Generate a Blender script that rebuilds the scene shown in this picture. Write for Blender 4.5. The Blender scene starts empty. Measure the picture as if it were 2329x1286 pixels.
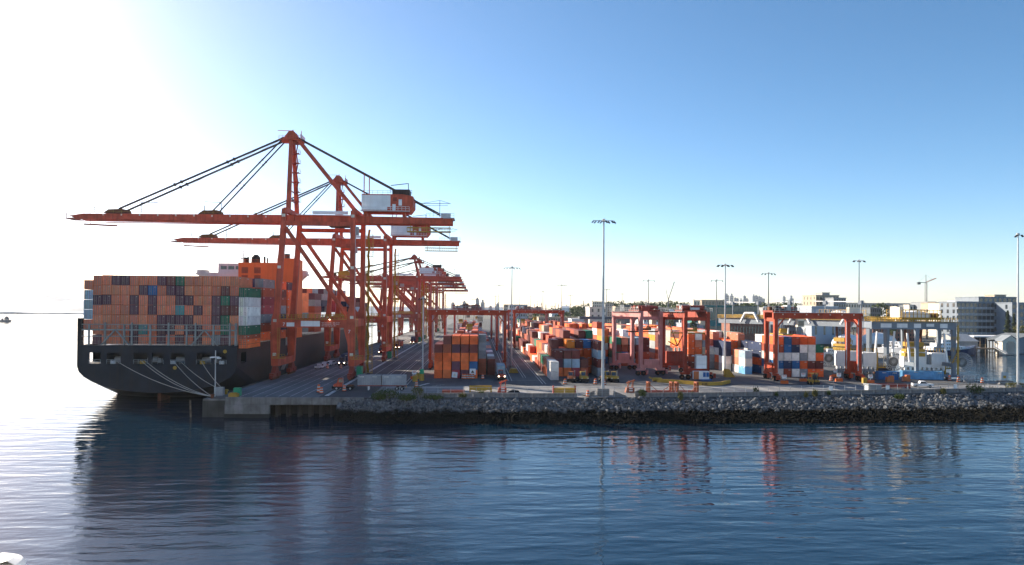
import bpy, math, random
from mathutils import Vector, Matrix
R = math.radians
S = bpy.context.scene
COL = S.collection
random.seed(7)

# ------------------------------------------------------------------ camera
CAM = Vector((0.0, 0.0, 26.0))
W_PX, H_PX, F_PX = 2329.0, 1286.0, 1650.0
YAW, PITCH, ROLL, SHIFT = R(2.66), R(0.6), R(0.45), 43.0
cd = bpy.data.cameras.new('camera')
cam = bpy.data.objects.new('camera', cd)
COL.objects.link(cam)
cd.sensor_width = 36.0
cd.lens = 36.0 * F_PX / W_PX
cd.shift_y = SHIFT / W_PX
cd.clip_start = 0.2
cd.clip_end = 30000.0
ROT = Matrix.Rotation(-YAW, 3, 'Z') @ Matrix.Rotation(PITCH, 3, 'X') @ Matrix.Rotation(-ROLL, 3, 'Y') @ Matrix.Rotation(R(90), 3, 'X')
cam.matrix_world = Matrix.Translation(CAM) @ ROT.to_4x4()
S.camera = cam

# ------------------------------------------------------------------ light
SUN_AZ, SUN_EL = R(-48.6), R(22.0)      # azimuth clockwise from +Y
w = bpy.data.worlds.new('World')
S.world = w
w.use_nodes = True
nt = w.node_tree
nt.nodes.clear()
sky = nt.nodes.new('ShaderNodeTexSky')
sky.sky_type = 'NISHITA'
sky.sun_disc = False
sky.sun_elevation = SUN_EL
sky.sun_rotation = SUN_AZ
sky.altitude = 0
sky.air_density = 0.7
sky.dust_density = 0.5
sky.ozone_density = 6.0
bg = nt.nodes.new('ShaderNodeBackground')
bg.inputs['Strength'].default_value = 0.134
out = nt.nodes.new('ShaderNodeOutputWorld')
hsv = nt.nodes.new('ShaderNodeHueSaturation')
hsv.inputs['Saturation'].default_value = 1.1
nt.links.new(sky.outputs[0], hsv.inputs['Color'])
pre = nt.nodes.new('ShaderNodeMix'); pre.data_type = 'RGBA'; pre.blend_type = 'MULTIPLY'; pre.inputs['Factor'].default_value = 1
post = nt.nodes.new('ShaderNodeMix'); post.data_type = 'RGBA'; post.blend_type = 'MULTIPLY'; post.inputs['Factor'].default_value = 1
PIV, GAM = 6.0, 1.08                      # contrast of the clear sky, the same all round
pre.inputs['B'].default_value = (1 / PIV,) * 3 + (1,); post.inputs['B'].default_value = (PIV * 1.42, PIV * 0.955, PIV * 0.66, 1)
gam = nt.nodes.new('ShaderNodeGamma'); gam.inputs['Gamma'].default_value = GAM
nt.links.new(hsv.outputs[0], pre.inputs['A']); nt.links.new(pre.outputs['Result'], gam.inputs['Color']); nt.links.new(gam.outputs[0], post.inputs['A'])
nt.links.new(post.outputs['Result'], bg.inputs[0])
nt.links.new(bg.outputs[0], out.inputs[0])
sd = bpy.data.lights.new('sun', 'SUN')
sd.energy = 5.0
sd.angle = R(0.5)
sd.color = (1.0, 0.86, 0.68)
sun = bpy.data.objects.new('sun', sd)
COL.objects.link(sun)
to_sun = Vector((math.sin(SUN_AZ) * math.cos(SUN_EL), math.cos(SUN_AZ) * math.cos(SUN_EL), math.sin(SUN_EL)))
sun.rotation_euler = to_sun.to_track_quat('Z', 'Y').to_euler()
S.view_settings.view_transform = 'Standard'
S.view_settings.look = 'None'
S.view_settings.exposure = 1.3
S.view_settings.gamma = 1.0
S.view_settings.use_curve_mapping = False

# ------------------------------------------------------------------ helpers
def px_ray(px, py):
    return ROT @ Vector(((px - W_PX / 2) / F_PX, -(py - H_PX / 2 - SHIFT) / F_PX, -1.0))
DZ = 4.6                                  # level of the wharf deck
def gp(px, py, z=DZ):                      # where the sight line meets a level
    d = px_ray(px, py); t = (z - CAM.z) / d.z
    return CAM + d * t
def dp(px, py, y):                         # where the sight line meets the plane Y = y
    d = px_ray(px, py); t = y / d.y
    return CAM + d * t

def mat(name, col, rough=0.55, metal=0.0, var=0.18, scale=0.35, grime=0.0, spec=0.25):
    m = bpy.data.materials.new(name); m.use_nodes = True
    n = m.node_tree; b = n.nodes['Principled BSDF']
    b.inputs['Roughness'].default_value = rough
    b.inputs['Metallic'].default_value = metal
    b.inputs['Specular IOR Level'].default_value = spec
    tc = n.nodes.new('ShaderNodeTexCoord')
    nz = n.nodes.new('ShaderNodeTexNoise'); nz.inputs['Scale'].default_value = scale; nz.inputs['Detail'].default_value = 6
    n.links.new(tc.outputs['Object'], nz.inputs['Vector'])
    rp = n.nodes.new('ShaderNodeMapRange'); rp.inputs[1].default_value = .3; rp.inputs[2].default_value = .7
    rp.inputs[3].default_value = 1 - var; rp.inputs[4].default_value = 1 + var
    n.links.new(nz.outputs[0], rp.inputs[0])
    mx = n.nodes.new('ShaderNodeMix'); mx.data_type = 'RGBA'; mx.blend_type = 'MULTIPLY'
    mx.inputs['Factor'].default_value = 1
    mx.inputs['A'].default_value = (*col, 1)
    n.links.new(rp.outputs[0], mx.inputs['B'])
    last = mx.outputs['Result']
    if grime > 0:                          # run-down dirt, in streaks along Z
        mp = n.nodes.new('ShaderNodeMapping'); mp.inputs['Scale'].default_value = (1.1, 1.1, .07)
        n.links.new(tc.outputs['Object'], mp.inputs['Vector'])
        n2 = n.nodes.new('ShaderNodeTexNoise'); n2.inputs['Scale'].default_value = 1.3; n2.inputs['Detail'].default_value = 5
        n.links.new(mp.outputs[0], n2.inputs['Vector'])
        r2 = n.nodes.new('ShaderNodeMapRange'); r2.inputs[1].default_value = .48; r2.inputs[2].default_value = .75
        r2.inputs[3].default_value = 0; r2.inputs[4].default_value = grime
        n.links.new(n2.outputs[0], r2.inputs[0])
        m2 = n.nodes.new('ShaderNodeMix'); m2.data_type = 'RGBA'
        n.links.new(r2.outputs[0], m2.inputs['Factor'])
        n.links.new(last, m2.inputs['A'])
        m2.inputs['B'].default_value = (col[0] * .35 + .02, col[1] * .35 + .015, col[2] * .35 + .01, 1)
        last = m2.outputs['Result']
    n.links.new(last, b.inputs['Base Color'])
    return m

def tint_mat(name, attr=None, rough=.55):  # one paint, coloured per object (or per face in a merged mass)
    m = mat(name, (1, 1, 1), rough, 0, .22, .5, .0)
    n = m.node_tree; b = n.nodes['Principled BSDF']
    mx = [x for x in n.nodes if x.type == 'MIX'][0]
    if attr:
        a = n.nodes.new('ShaderNodeAttribute'); a.attribute_name = attr
    else:
        a = n.nodes.new('ShaderNodeObjectInfo')
    n.links.new(a.outputs['Color'], mx.inputs['A'])
    # rust scabs
    tc = [x for x in n.nodes if x.type == 'TEX_COORD'][0]
    n2 = n.nodes.new('ShaderNodeTexNoise'); n2.inputs['Scale'].default_value = 1.1; n2.inputs['Detail'].default_value = 8
    if not attr:
        ad = n.nodes.new('ShaderNodeVectorMath'); ad.operation = 'ADD'
        rn = n.nodes.new('ShaderNodeMath'); rn.operation = 'MULTIPLY'; rn.inputs[1].default_value = 70
        n.links.new(a.outputs['Random'], rn.inputs[0])
        n.links.new(tc.outputs['Object'], ad.inputs[0]); n.links.new(rn.outputs[0], ad.inputs[1])
        n.links.new(ad.outputs[0], n2.inputs['Vector'])
    else:
        n.links.new(tc.outputs['Object'], n2.inputs['Vector'])
    r2 = n.nodes.new('ShaderNodeMapRange'); r2.inputs[1].default_value = .64; r2.inputs[2].default_value = .78; r2.inputs[4].default_value = .45
    n.links.new(n2.outputs[0], r2.inputs[0])
    m2 = n.nodes.new('ShaderNodeMix'); m2.data_type = 'RGBA'
    n.links.new(r2.outputs[0], m2.inputs['Factor']); n.links.new(mx.outputs['Result'], m2.inputs['A'])
    m2.inputs['B'].default_value = (.09, .05, .035, 1)
    n.links.new(m2.outputs['Result'], b.inputs['Base Color'])
    return m

class MB:
    """Collects boxes, bars and tubes; build() links them as one mesh object."""
    def __init__(s): s.v = []; s.f = []; s.mi = []; s.cur = 0
    def add(s, vs, fs):
        o = len(s.v); s.v += [tuple(x) for x in vs]
        for f in fs: s.f.append(tuple(i + o for i in f)); s.mi.append(s.cur)
        return s
    def box(s, x0, x1, y0, y1, z0, z1):
        return s.add([(x0, y0, z0), (x1, y0, z0), (x1, y1, z0), (x0, y1, z0), (x0, y0, z1), (x1, y0, z1), (x1, y1, z1), (x0, y1, z1)],
                     [(3, 2, 1, 0), (4, 5, 6, 7), (0, 1, 5, 4), (1, 2, 6, 5), (2, 3, 7, 6), (3, 0, 4, 7)])
    def cbox(s, c, sx, sy, sz): return s.box(c[0] - sx / 2, c[0] + sx / 2, c[1] - sy / 2, c[1] + sy / 2, c[2] - sz / 2, c[2] + sz / 2)
    def bar(s, p, q, a, b=None, up=(0, 0, 1)):
        b = b or a; p = Vector(p); q = Vector(q); d = (q - p).normalized(); u = Vector(up)
        if abs(d.dot(u)) > .99: u = Vector((0, 1, 0))
        x = d.cross(u).normalized() * a / 2; y = d.cross(x).normalized() * b / 2
        vs = [p - x - y, p + x - y, p + x + y, p - x + y, q - x - y, q + x - y, q + x + y, q - x + y]
        return s.add(vs, [(0, 1, 2, 3), (7, 6, 5, 4), (0, 4, 5, 1), (1, 5, 6, 2), (2, 6, 7, 3), (3, 7, 4, 0)])
    def tube(s, p, q, r0, r1=None, n=8, cap=True):
        r1 = r0 if r1 is None else r1; p = Vector(p); q = Vector(q); d = (q - p).normalized()
        u = Vector((0, 0, 1)) if abs(d.z) < .9 else Vector((1, 0, 0))
        x = d.cross(u).normalized(); y = d.cross(x)
        vs = []
        for c, r in ((p, r0), (q, r1)):
            for i in range(n):
                t = 2 * math.pi * i / n; vs.append(c + x * math.cos(t) * r + y * math.sin(t) * r)
        fs = [(i, (i + 1) % n, n + (i + 1) % n, n + i) for i in range(n)]
        if cap: fs += [tuple(range(n - 1, -1, -1)), tuple(range(n, 2 * n))]
        return s.add(vs, fs)
    def taper(s, rings):                   # rings: (x, y, z, sx, sy): a tapered box column
        vs = []; fs = []
        for (x, y, z, sx, sy) in rings:
            vs += [(x - sx / 2, y - sy / 2, z), (x + sx / 2, y - sy / 2, z), (x + sx / 2, y + sy / 2, z), (x - sx / 2, y + sy / 2, z)]
        for k in range(len(rings) - 1):
            o = 4 * k
            for i in range(4): j = (i + 1) % 4; fs.append((o + i, o + j, o + 4 + j, o + 4 + i))
        fs.append((3, 2, 1, 0)); o = 4 * (len(rings) - 1); fs.append((o, o + 1, o + 2, o + 3))
        return s.add(vs, fs)
    def prism(s, poly, ax, a, b):          # polygon extruded along axis 'x','y','z'
        n = len(poly)
        def P(u, v, t): return {'x': (t, u, v), 'y': (u, t, v), 'z': (u, v, t)}[ax]
        vs = [P(u, v, a) for u, v in poly] + [P(u, v, b) for u, v in poly]
        fs = [tuple(range(n - 1, -1, -1)), tuple(range(n, 2 * n))] + [(i, (i + 1) % n, n + (i + 1) % n, n + i) for i in range(n)]
        return s.add(vs, fs)
    def rail(s, p, q, h=1.1, t=.07, step=2.0, mid=True):   # handrail from p to q
        p = Vector(p); q = Vector(q); up = Vector((0, 0, 1)); L = (q - p).length; n = max(1, int(L / step))
        for i in range(n + 1):
            a = p.lerp(q, i / n); s.bar(a, a + up * h, t)
        s.bar(p + up * h, q + up * h, t)
        if mid: s.bar(p + up * h * .5, q + up * h * .5, t * .8)
        return s
    def rock(s, c, r, rnd):
        t = (1 + 5 ** .5) / 2
        V = [(-1, t, 0), (1, t, 0), (-1, -t, 0), (1, -t, 0), (0, -1, t), (0, 1, t), (0, -1, -t), (0, 1, -t), (t, 0, -1), (t, 0, 1), (-t, 0, -1), (-t, 0, 1)]
        F = [(0, 11, 5), (0, 5, 1), (0, 1, 7), (0, 7, 10), (0, 10, 11), (1, 5, 9), (5, 11, 4), (11, 10, 2), (10, 7, 6), (7, 1, 8), (3, 9, 4), (3, 4, 2), (3, 2, 6), (3, 6, 8), (3, 8, 9), (4, 9, 5), (2, 4, 11), (6, 2, 10), (8, 6, 7), (9, 8, 1)]
        M = Matrix.Rotation(rnd.uniform(0, 6.28), 3, 'Z') @ Matrix.Rotation(rnd.uniform(0, 6.28), 3, 'X')
        k = Vector((rnd.uniform(.7, 1.3), rnd.uniform(.6, 1.0), rnd.uniform(.5, .9))) * r / 1.9
        vs = []
        for v in V:
            q = Vector(v) * rnd.uniform(.75, 1.2); q = M @ Vector((q.x * k.x, q.y * k.y, q.z * k.z)); vs.append(Vector(c) + q)
        return s.add(vs, F)
    def mesh(s, name, mats):
        me = bpy.data.meshes.new(name); me.from_pydata(s.v, [], s.f)
        for m in (mats if isinstance(mats, (list, tuple)) else [mats]): me.materials.append(m)
        if any(s.mi): me.polygons.foreach_set('material_index', s.mi)
        me.update(); return me

ORG = {}
def tag(o, label=None, cat=None, group=None, kind=None):
    if label: o['label'] = label
    if cat: o['category'] = cat
    if group: o['group'] = group
    if kind: o['kind'] = kind
    return o
def thing(name, label, cat, loc=(0, 0, 0), group=None):
    o = bpy.data.objects.new(name, None); COL.objects.link(o); o.location = loc; o.empty_display_size = .5
    ORG[o.name] = Vector(loc)
    return tag(o, label, cat, group)
def link(name, me, parent=None):
    o = bpy.data.objects.new(name, me); COL.objects.link(o)
    if parent: o.parent = parent
    return o
def obj(name, mb, m, parent=None, label=None):
    """one mesh object; a child's points are given in the frame in which its thing was laid out"""
    if parent is not None:
        org = ORG.get(parent.name, Vector((0, 0, 0)))
        mb.v = [(x - org.x, y - org.y, z - org.z) for x, y, z in mb.v]
    o = link(name, mb.mesh(name, m), parent)
    ORG[o.name] = Vector((0, 0, 0)) if parent is None else ORG.get(parent.name, Vector((0, 0, 0)))
    if label: o['label'] = label
    return o
def top(name, mb, m, label, cat, group=None): return tag(obj(name, mb, m), label, cat, group)
def setting(name, mb, m, parent=None):
    o = obj(name, mb, m, parent)
    if parent is None: o['kind'] = 'structure'
    return o
def kids(o): return [c for c in COL.objects if c.parent == o]
TREE = {}
def snap(o):                              # remember a finished thing's parts for copying
    by = {}
    for c in COL.objects:
        if c.parent is not None: by.setdefault(c.parent.name, []).append(c)
    TREE[o.name] = by
    return o
def dup(o, loc, rz=None, label=None, group=None, color=None, scale=None):
    by = TREE[o.name]
    def cp(x, par):
        c = x.copy(); COL.objects.link(c)
        if par: c.parent = par
        for k in by.get(x.name, []): cp(k, c)
        return c
    r = cp(o, None); r.location = loc
    if rz is not None: r.rotation_euler = (0, 0, rz)
    if label: r['label'] = label
    if group: r['group'] = group
    if scale: r.scale = scale
    return r
def letters(text, size, m, parent, loc, rot, name='lettering', align='CENTER', depth=.02):
    c = bpy.data.curves.new('text', 'FONT'); c.body = text; c.size = size; c.align_x = align; c.extrude = depth
    t = bpy.data.objects.new('text', c); COL.objects.link(t)
    me = bpy.data.meshes.new_from_object(t.evaluated_get(bpy.context.evaluated_depsgraph_get()))
    bpy.data.objects.remove(t); bpy.data.curves.remove(c)
    me.materials.clear(); me.materials.append(m)
    o = link(name, me, parent)
    o.location = Vector(loc) - ORG.get(parent.name, Vector((0, 0, 0))); o.rotation_euler = rot
    return o
ORD = ['first', 'second', 'third', 'fourth', 'fifth', 'sixth', 'seventh', 'eighth', 'ninth', 'tenth', 'eleventh', 'twelfth', 'thirteenth', 'fourteenth', 'fifteenth',
       'sixteenth', 'seventeenth', 'eighteenth', 'nineteenth', 'twentieth']
ORD += ['twenty-' + x for x in ORD[:9]] + ['thirtieth'] + ['thirty-' + x for x in ORD[:9]] + ['fortieth'] + ['forty-' + x for x in ORD[:9]] + ['fiftieth'] + ['fifty-' + x for x in ORD[:9]]

# ------------------------------------------------------------------ materials
M = {}
for k, a in dict(
    crane=((.50, .085, .045), .6, 0, .3, .35, .6), crane_far=((.44, .08, .05), .55, 0, .2, .25, .3), dark_red=((.26, .045, .03), .55, 0, .25, .4, .4),
    pink=((.52, .22, .21), .6, 0, .2, .3, .35), lockrod=((.26, .19, .17), .5, 0, .2, .6, 0), rackpaint=((.28, .08, .035), .6, 0, .25, .6, .4), rtg_dark=((.30, .042, .022), .65, 0, .35, .4, .6), rtg=((.40, .055, .022), .6, 0, .3, .4, .6), orange=((.5, .15, .055), .5, 0, .15, .4, .25),
    shipwhite=((.80, .81, .82), .45, 0, .05, .2, .0), cable=((.05, .035, .035), .6, 0, .1, 1, 0), steel=((.33, .35, .37), .45, .2, .15, .6, .25), galv=((.42, .45, .48), .45, .3, .12, .8, .1),
    yellow=((.42, .26, .04), .6, 0, .15, .5, .3), white=((.74, .76, .78), .5, 0, .08, .4, .15), cream=((.68, .62, .52), .7, 0, .12, .3, .2),
    black=((.015, .016, .018), .6, 0, .2, .6, 0), rubber=((.02, .02, .02), .85, 0, .2, 1, 0), rust=((.14, .055, .03), .8, 0, .35, 1.2, .3),
    hull=((.012, .018, .030), .5, 0, .3, .3, .5), rail=((.30, .31, .30), .6, 0, .2, .6, .4), concrete=((.19, .19, .19), .9, 0, .35, .5, .7),
    old_concrete=((.07, .07, .066), .9, 0, .3, .3, .6), wet=((.03, .03, .028), .7, 0, .35, .5, .4), pile=((.05, .045, .04), .85, 0, .3, .6, .5),
    paintwhite=((.50, .51, .50), .7, 0, .4, .8, 0), green=((.02, .30, .16), .5, 0, .12, .6, .2), blue=((.03, .12, .34), .5, 0, .15, .5, .25),
    skyblue=((.16, .42, .66), .5, 0, .12, .5, .2), navy=((.015, .03, .085), .45, 0, .15, .4, .2), grey=((.23, .26, .29), .5, 0, .12, .3, .25),
    gantry=((.17, .21, .26), .5, 0, .12, .25, .2), brick=((.26, .12, .09), .85, 0, .2, .6, .2), tan=((.42, .35, .27), .85, 0, .15, .3, .2),
    stone_grey=((.33, .33, .33), .85, 0, .15, .3, .2), slate=((.12, .14, .16), .8, 0, .2, .4, .1), roofwhite=((.68, .70, .72), .6, 0, .1, .2, .1),
    wood=((.16, .12, .085), .85, 0, .3, 1, .4), bark=((.07, .05, .035), .9, 0, .3, 3, 0), rope=((.48, .46, .42), .8, 0, .1, 4, 0),
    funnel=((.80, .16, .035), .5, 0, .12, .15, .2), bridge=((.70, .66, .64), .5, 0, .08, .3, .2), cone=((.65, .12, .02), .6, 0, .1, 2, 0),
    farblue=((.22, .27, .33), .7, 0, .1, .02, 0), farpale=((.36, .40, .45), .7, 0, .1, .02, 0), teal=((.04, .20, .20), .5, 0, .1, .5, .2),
).items(): M[k] = mat(k, *a)
def glassy(name, col, rough=.12):
    m = mat(name, col, rough, 0, .3, .15, 0, .8); return m
M['glass'] = glassy('glass', (.03, .04, .05))
M['glass_green'] = glassy('glass_green', (.05, .085, .085), .15)
M['glass_blue'] = glassy('glass_blue', (.07, .10, .14), .2)
def foliage(name, a, b):
    m = mat(name, a, .8, 0, .3, .5, 0, .2); n = m.node_tree
    bs = n.nodes['Principled BSDF']; nz = [x for x in n.nodes if x.type == 'TEX_NOISE'][0]
    cr = n.nodes.new('ShaderNodeMix'); cr.data_type = 'RGBA'; cr.inputs['A'].default_value = (*a, 1); cr.inputs['B'].default_value = (*b, 1)
    r = n.nodes.new('ShaderNodeMapRange'); r.inputs[1].default_value = .35; r.inputs[2].default_value = .65
    n.links.new(nz.outputs[0], r.inputs[0]); n.links.new(r.outputs[0], cr.inputs['Factor']); n.links.new(cr.outputs['Result'], bs.inputs['Base Color'])
    return m
M['leaf'] = foliage('leaf', (.035, .06, .018), (.09, .12, .035))
M['leaf_dry'] = foliage('leaf_dry', (.07, .085, .025), (.16, .14, .05))
M['needle'] = foliage('needle', (.018, .035, .02), (.04, .06, .03))
M['paint'] = tint_mat('container_paint')
M['paint_mass'] = tint_mat('container_paint_mass', 'tint')
def lamp(name, col, e):
    m = bpy.data.materials.new(name); m.use_nodes = True; b = m.node_tree.nodes['Principled BSDF']
    b.inputs['Base Color'].default_value = (*col, 1); b.inputs['Emission Color'].default_value = (*col, 1); b.inputs['Emission Strength'].default_value = e
    return m
M['lit'] = lamp('lit_lamp', (1, .82, .6), 6)

def ground_mat(name, a, b, scale, rough=.85, seams=False):
    m = mat(name, a, rough, 0, .2, scale, 0, .3); n = m.node_tree; bs = n.nodes['Principled BSDF']
    nz = [x for x in n.nodes if x.type == 'TEX_NOISE'][0]; nz.inputs['Detail'].default_value = 8; nz.inputs['Roughness'].default_value = .62
    cr = n.nodes.new('ShaderNodeMix'); cr.data_type = 'RGBA'; cr.inputs['A'].default_value = (*a, 1); cr.inputs['B'].default_value = (*b, 1)
    r = n.nodes.new('ShaderNodeMapRange'); r.inputs[1].default_value = .36; r.inputs[2].default_value = .66
    n.links.new(nz.outputs[0], r.inputs[0]); n.links.new(r.outputs[0], cr.inputs['Factor'])
    # tyre tracks and oil: long stains along the traffic lanes
    tc = [x for x in n.nodes if x.type == 'TEX_COORD'][0]
    mp = n.nodes.new('ShaderNodeMapping'); mp.inputs['Scale'].default_value = (.55, .015, 1)
    n.links.new(tc.outputs['Object'], mp.inputs['Vector'])
    n2 = n.nodes.new('ShaderNodeTexNoise'); n2.inputs['Scale'].default_value = 1; n2.inputs['Detail'].default_value = 4
    n.links.new(mp.outputs[0], n2.inputs['Vector'])
    r2 = n.nodes.new('ShaderNodeMapRange'); r2.inputs[1].default_value = .4; r2.inputs[2].default_value = .7; r2.inputs[3].default_value = 1.06; r2.inputs[4].default_value = .82
    n.links.new(n2.outputs[0], r2.inputs[0])
    mm = n.nodes.new('ShaderNodeMix'); mm.data_type = 'RGBA'; mm.blend_type = 'MULTIPLY'; mm.inputs['Factor'].default_value = 1
    n.links.new(cr.outputs['Result'], mm.inputs['A']); n.links.new(r2.outputs[0], mm.inputs['B'])
    # repair patches and slab joints
    mp3 = n.nodes.new('ShaderNodeMapping'); mp3.inputs['Scale'].default_value = (.11, .07, 1); n.links.new(tc.outputs['Object'], mp3.inputs['Vector'])
    vo = n.nodes.new('ShaderNodeTexVoronoi'); vo.distance = 'CHEBYCHEV'; vo.inputs['Scale'].default_value = 1; n.links.new(mp3.outputs[0], vo.inputs['Vector'])
    sp = n.nodes.new('ShaderNodeSeparateColor'); n.links.new(vo.outputs['Color'], sp.inputs[0])
    r3 = n.nodes.new('ShaderNodeMapRange'); r3.inputs[3].default_value = .88; r3.inputs[4].default_value = 1.12; n.links.new(sp.outputs[0], r3.inputs[0])
    m3 = n.nodes.new('ShaderNodeMix'); m3.data_type = 'RGBA'; m3.blend_type = 'MULTIPLY'; m3.inputs['Factor'].default_value = 1
    n.links.new(mm.outputs['Result'], m3.inputs['A']); n.links.new(r3.outputs[0], m3.inputs['B'])
    n.links.new(m3.outputs['Result'], bs.inputs['Base Color'])
    return m
M['asphalt'] = ground_mat('asphalt', (.06, .063, .068), (.105, .11, .117), .06)
M['pavement'] = ground_mat('pavement', (.13, .134, .14), (.20, .203, .208), .08)
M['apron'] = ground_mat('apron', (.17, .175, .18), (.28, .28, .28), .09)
M['earth'] = ground_mat('earth', (.10, .10, .085), (.17, .16, .13), .02)
# ================================================================== setting: water, land, wharf
def water_mat():
    m = bpy.data.materials.new('water'); m.use_nodes = True; n = m.node_tree; b = n.nodes['Principled BSDF']
    b.inputs['Base Color'].default_value = (.002, .016, .034, 1); b.inputs['Roughness'].default_value = .015; b.inputs['IOR'].default_value = 1.33
    tc = n.nodes.new('ShaderNodeTexCoord')
    def layer(sx, sy, rot, detail, dist=0.0, rough=.5):
        mp = n.nodes.new('ShaderNodeMapping'); mp.inputs['Scale'].default_value = (sx, sy, 1); mp.inputs['Rotation'].default_value = (0, 0, rot)
        n.links.new(tc.outputs['Object'], mp.inputs['Vector'])
        z = n.nodes.new('ShaderNodeTexNoise'); z.inputs['Scale'].default_value = 1; z.inputs['Detail'].default_value = detail; z.inputs['Distortion'].default_value = dist
        z.inputs['Roughness'].default_value = rough
        n.links.new(mp.outputs[0], z.inputs['Vector']); return z.outputs[0]
    def math_(op, a, bb):
        k = n.nodes.new('ShaderNodeMath'); k.operation = op
        for i, v in enumerate((a, bb)):
            if isinstance(v, (int, float)): k.inputs[i].default_value = v
            else: n.links.new(v, k.inputs[i])
        return k.outputs[0]
    swell = layer(.085, .30, R(-10), 1, .2)
    wave = layer(.36, .85, R(8), 1, .3)
    chop = layer(1.8, 2.6, R(-25), 4, .2, .6)
    patch = layer(.018, .03, R(20), 3)
    # a breeze ruffles the water off the wharf end
    mp = n.nodes.new('ShaderNodeMapping'); mp.inputs['Location'].default_value = (.75, -1.75, 0); mp.inputs['Scale'].default_value = (.021, .0165, 1)
    n.links.new(tc.outputs['Object'], mp.inputs['Vector'])
    gr = n.nodes.new('ShaderNodeTexGradient'); gr.gradient_type = 'SPHERICAL'; n.links.new(mp.outputs[0], gr.inputs[0])
    pr = n.nodes.new('ShaderNodeMapRange'); pr.inputs[1].default_value = .40; pr.inputs[2].default_value = .66
    n.links.new(math_('ADD', patch, math_('MULTIPLY', gr.outputs[1], .35)), pr.inputs[0]); pm = pr.outputs[0]
    h = math_('ADD', math_('MULTIPLY', swell, .20), math_('MULTIPLY', wave, .06))
    h = math_('ADD', h, math_('MULTIPLY', chop, math_('ADD', math_('MULTIPLY', pm, .020), .0015)))
    bp = n.nodes.new('ShaderNodeBump'); bp.inputs['Strength'].default_value = 1.0; bp.inputs['Distance'].default_value = .9
    n.links.new(h, bp.inputs['Height']); n.links.new(bp.outputs[0], b.inputs['Normal'])
    return m
M['water'] = water_mat()
g = MB(); g.add([(-9000, -300, 0), (9000, -300, 0), (9000, 9000, 0), (-9000, 9000, 0)], [(0, 1, 2, 3)])
setting('water', g, M['water'])

SEA = [(-27, 174.6), (22.8, 175.4), (56, 177.7), (79.6, 180.9), (105, 184.8), (131, 188.8), (158, 193), (300, 212)]     # brow of the rock bank
def brow(x):
    for (a, b), (c, d) in zip(SEA, SEA[1:]):
        if a <= x <= c: return b + (d - b) * (x - a) / (c - a)
    return SEA[0][1] if x < SEA[0][0] else SEA[-1][1]
QX = -62.2                                  # face of the berth
terminal = [(QX, 174.4), (-27, 174.4)] + SEA + [(300, 226), (172, 212), (156, 222), (147, 236), (150, 262), (146, 300), (140, 345), (150, 420), (120, 470), (120, 1500), (QX, 1500)]
g = MB(); g.prism(terminal, 'z', 3.2, DZ); setting('terminal_ground', g, M['asphalt'])
# land under the city, across the inlet and beyond
g = MB(); g.prism([(120, 470.5), (190, 500), (290, 505), (420, 470), (520, 440), (3000, 300), (6000, 3000), (6000, 8000), (-400, 8000), (-300, 1500.5), (120, 1500.5)], 'z', -.5, 4.2)
setting('city_ground', g, M['earth'])
# far shore to the left
g = MB(); random.seed(3)
for i in range(26):
    x = -2400 + i * 75; g.prism([(x, 0.2), (x + 85, 0.2), (x + 85, 1 + random.uniform(0, 3)), (x, 1 + random.uniform(0, 3))], 'y', 2300 + random.uniform(-40, 40), 2700)
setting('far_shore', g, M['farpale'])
def ridge(name, xs, hs, y0, y1, m):
    g = MB(); n = len(xs); vs = []
    for k, (yy, f) in enumerate(((y0, 0.0), ((y0 + y1) / 2, 1.0), (y1, 0.0))):
        for x, h in zip(xs, hs): vs.append((x, yy, h * f - 1))
    fs = []
    for k in range(2):
        for i in range(n - 1): o = k * n; fs.append((o + i, o + i + 1, o + n + i + 1, o + n + i))
    g.add(vs, fs); o = setting(name, g, m); o.data.shade_smooth(); return o
xs = [-4600 + 90 * i for i in range(46)]
hs = [max(14, 150 - max(0, (x + 3300)) * .155 + 8 * math.sin(x * .004)) for x in xs]
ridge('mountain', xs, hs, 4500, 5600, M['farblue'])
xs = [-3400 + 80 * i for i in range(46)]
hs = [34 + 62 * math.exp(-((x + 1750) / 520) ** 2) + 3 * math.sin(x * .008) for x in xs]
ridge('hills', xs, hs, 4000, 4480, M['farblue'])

# wharf deck and its front
g = MB(); g.box(QX, -37.9, 174.42, 1450, DZ + .001, DZ + .03); setting('wharf_deck', g, M['pavement'])
wf = thing('concrete_wharf_end', 'weathered concrete end wall of the wharf with an open dark bay on piles', 'wharf', (-45, 174, 0))
g = MB(); g.box(-59.2, -27.0, 173.6, 174.39, 3.0, DZ + .12); obj('edge_beam', g, M['concrete'], wf)
g = MB(); g.box(-59.2, -48.9, 173.2, 174.3, .9, 2.99); obj('end_wall', g, M['concrete'], wf)
g = MB(); g.box(-59.2, -48.8, 172.9, 174.4, -1.5, .89); obj('wall_footing', g, M['wet'], wf)
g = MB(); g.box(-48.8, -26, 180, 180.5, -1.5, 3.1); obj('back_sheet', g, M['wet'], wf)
for i in range(9):
    for j in range(2):
        x = -47.6 + i * 2.6; g = MB(); g.tube((x, 174.9 + j * 2.4, -2), (x, 174.9 + j * 2.4, 3.1), .38, n=8); obj('pile', g, M['pile'], wf)
g = MB(); g.box(-64.6, -59.3, 174.0, 176.5, -1, 3.9); g.box(-64.6, -62.3, 176.5, 182, -1, 3.6); obj('dolphin', g, M['old_concrete'], wf)
g = MB(); g.box(-64.4, -59.0, 173.7, 176.4, 3.93, 4.3); obj('mooring_platform', g, M['concrete'], wf)
g = MB(); g.tube((-67.2, 174, -1.5), (-67.4, 174, 4.0), .22, n=8); obj('guide_pile', g, M['wood'], wf)
g = MB(); g.box(QX - .35, QX - .02, 182, 1400, -1.5, DZ + .02); setting('berth_wall', g, M['old_concrete'])
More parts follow.
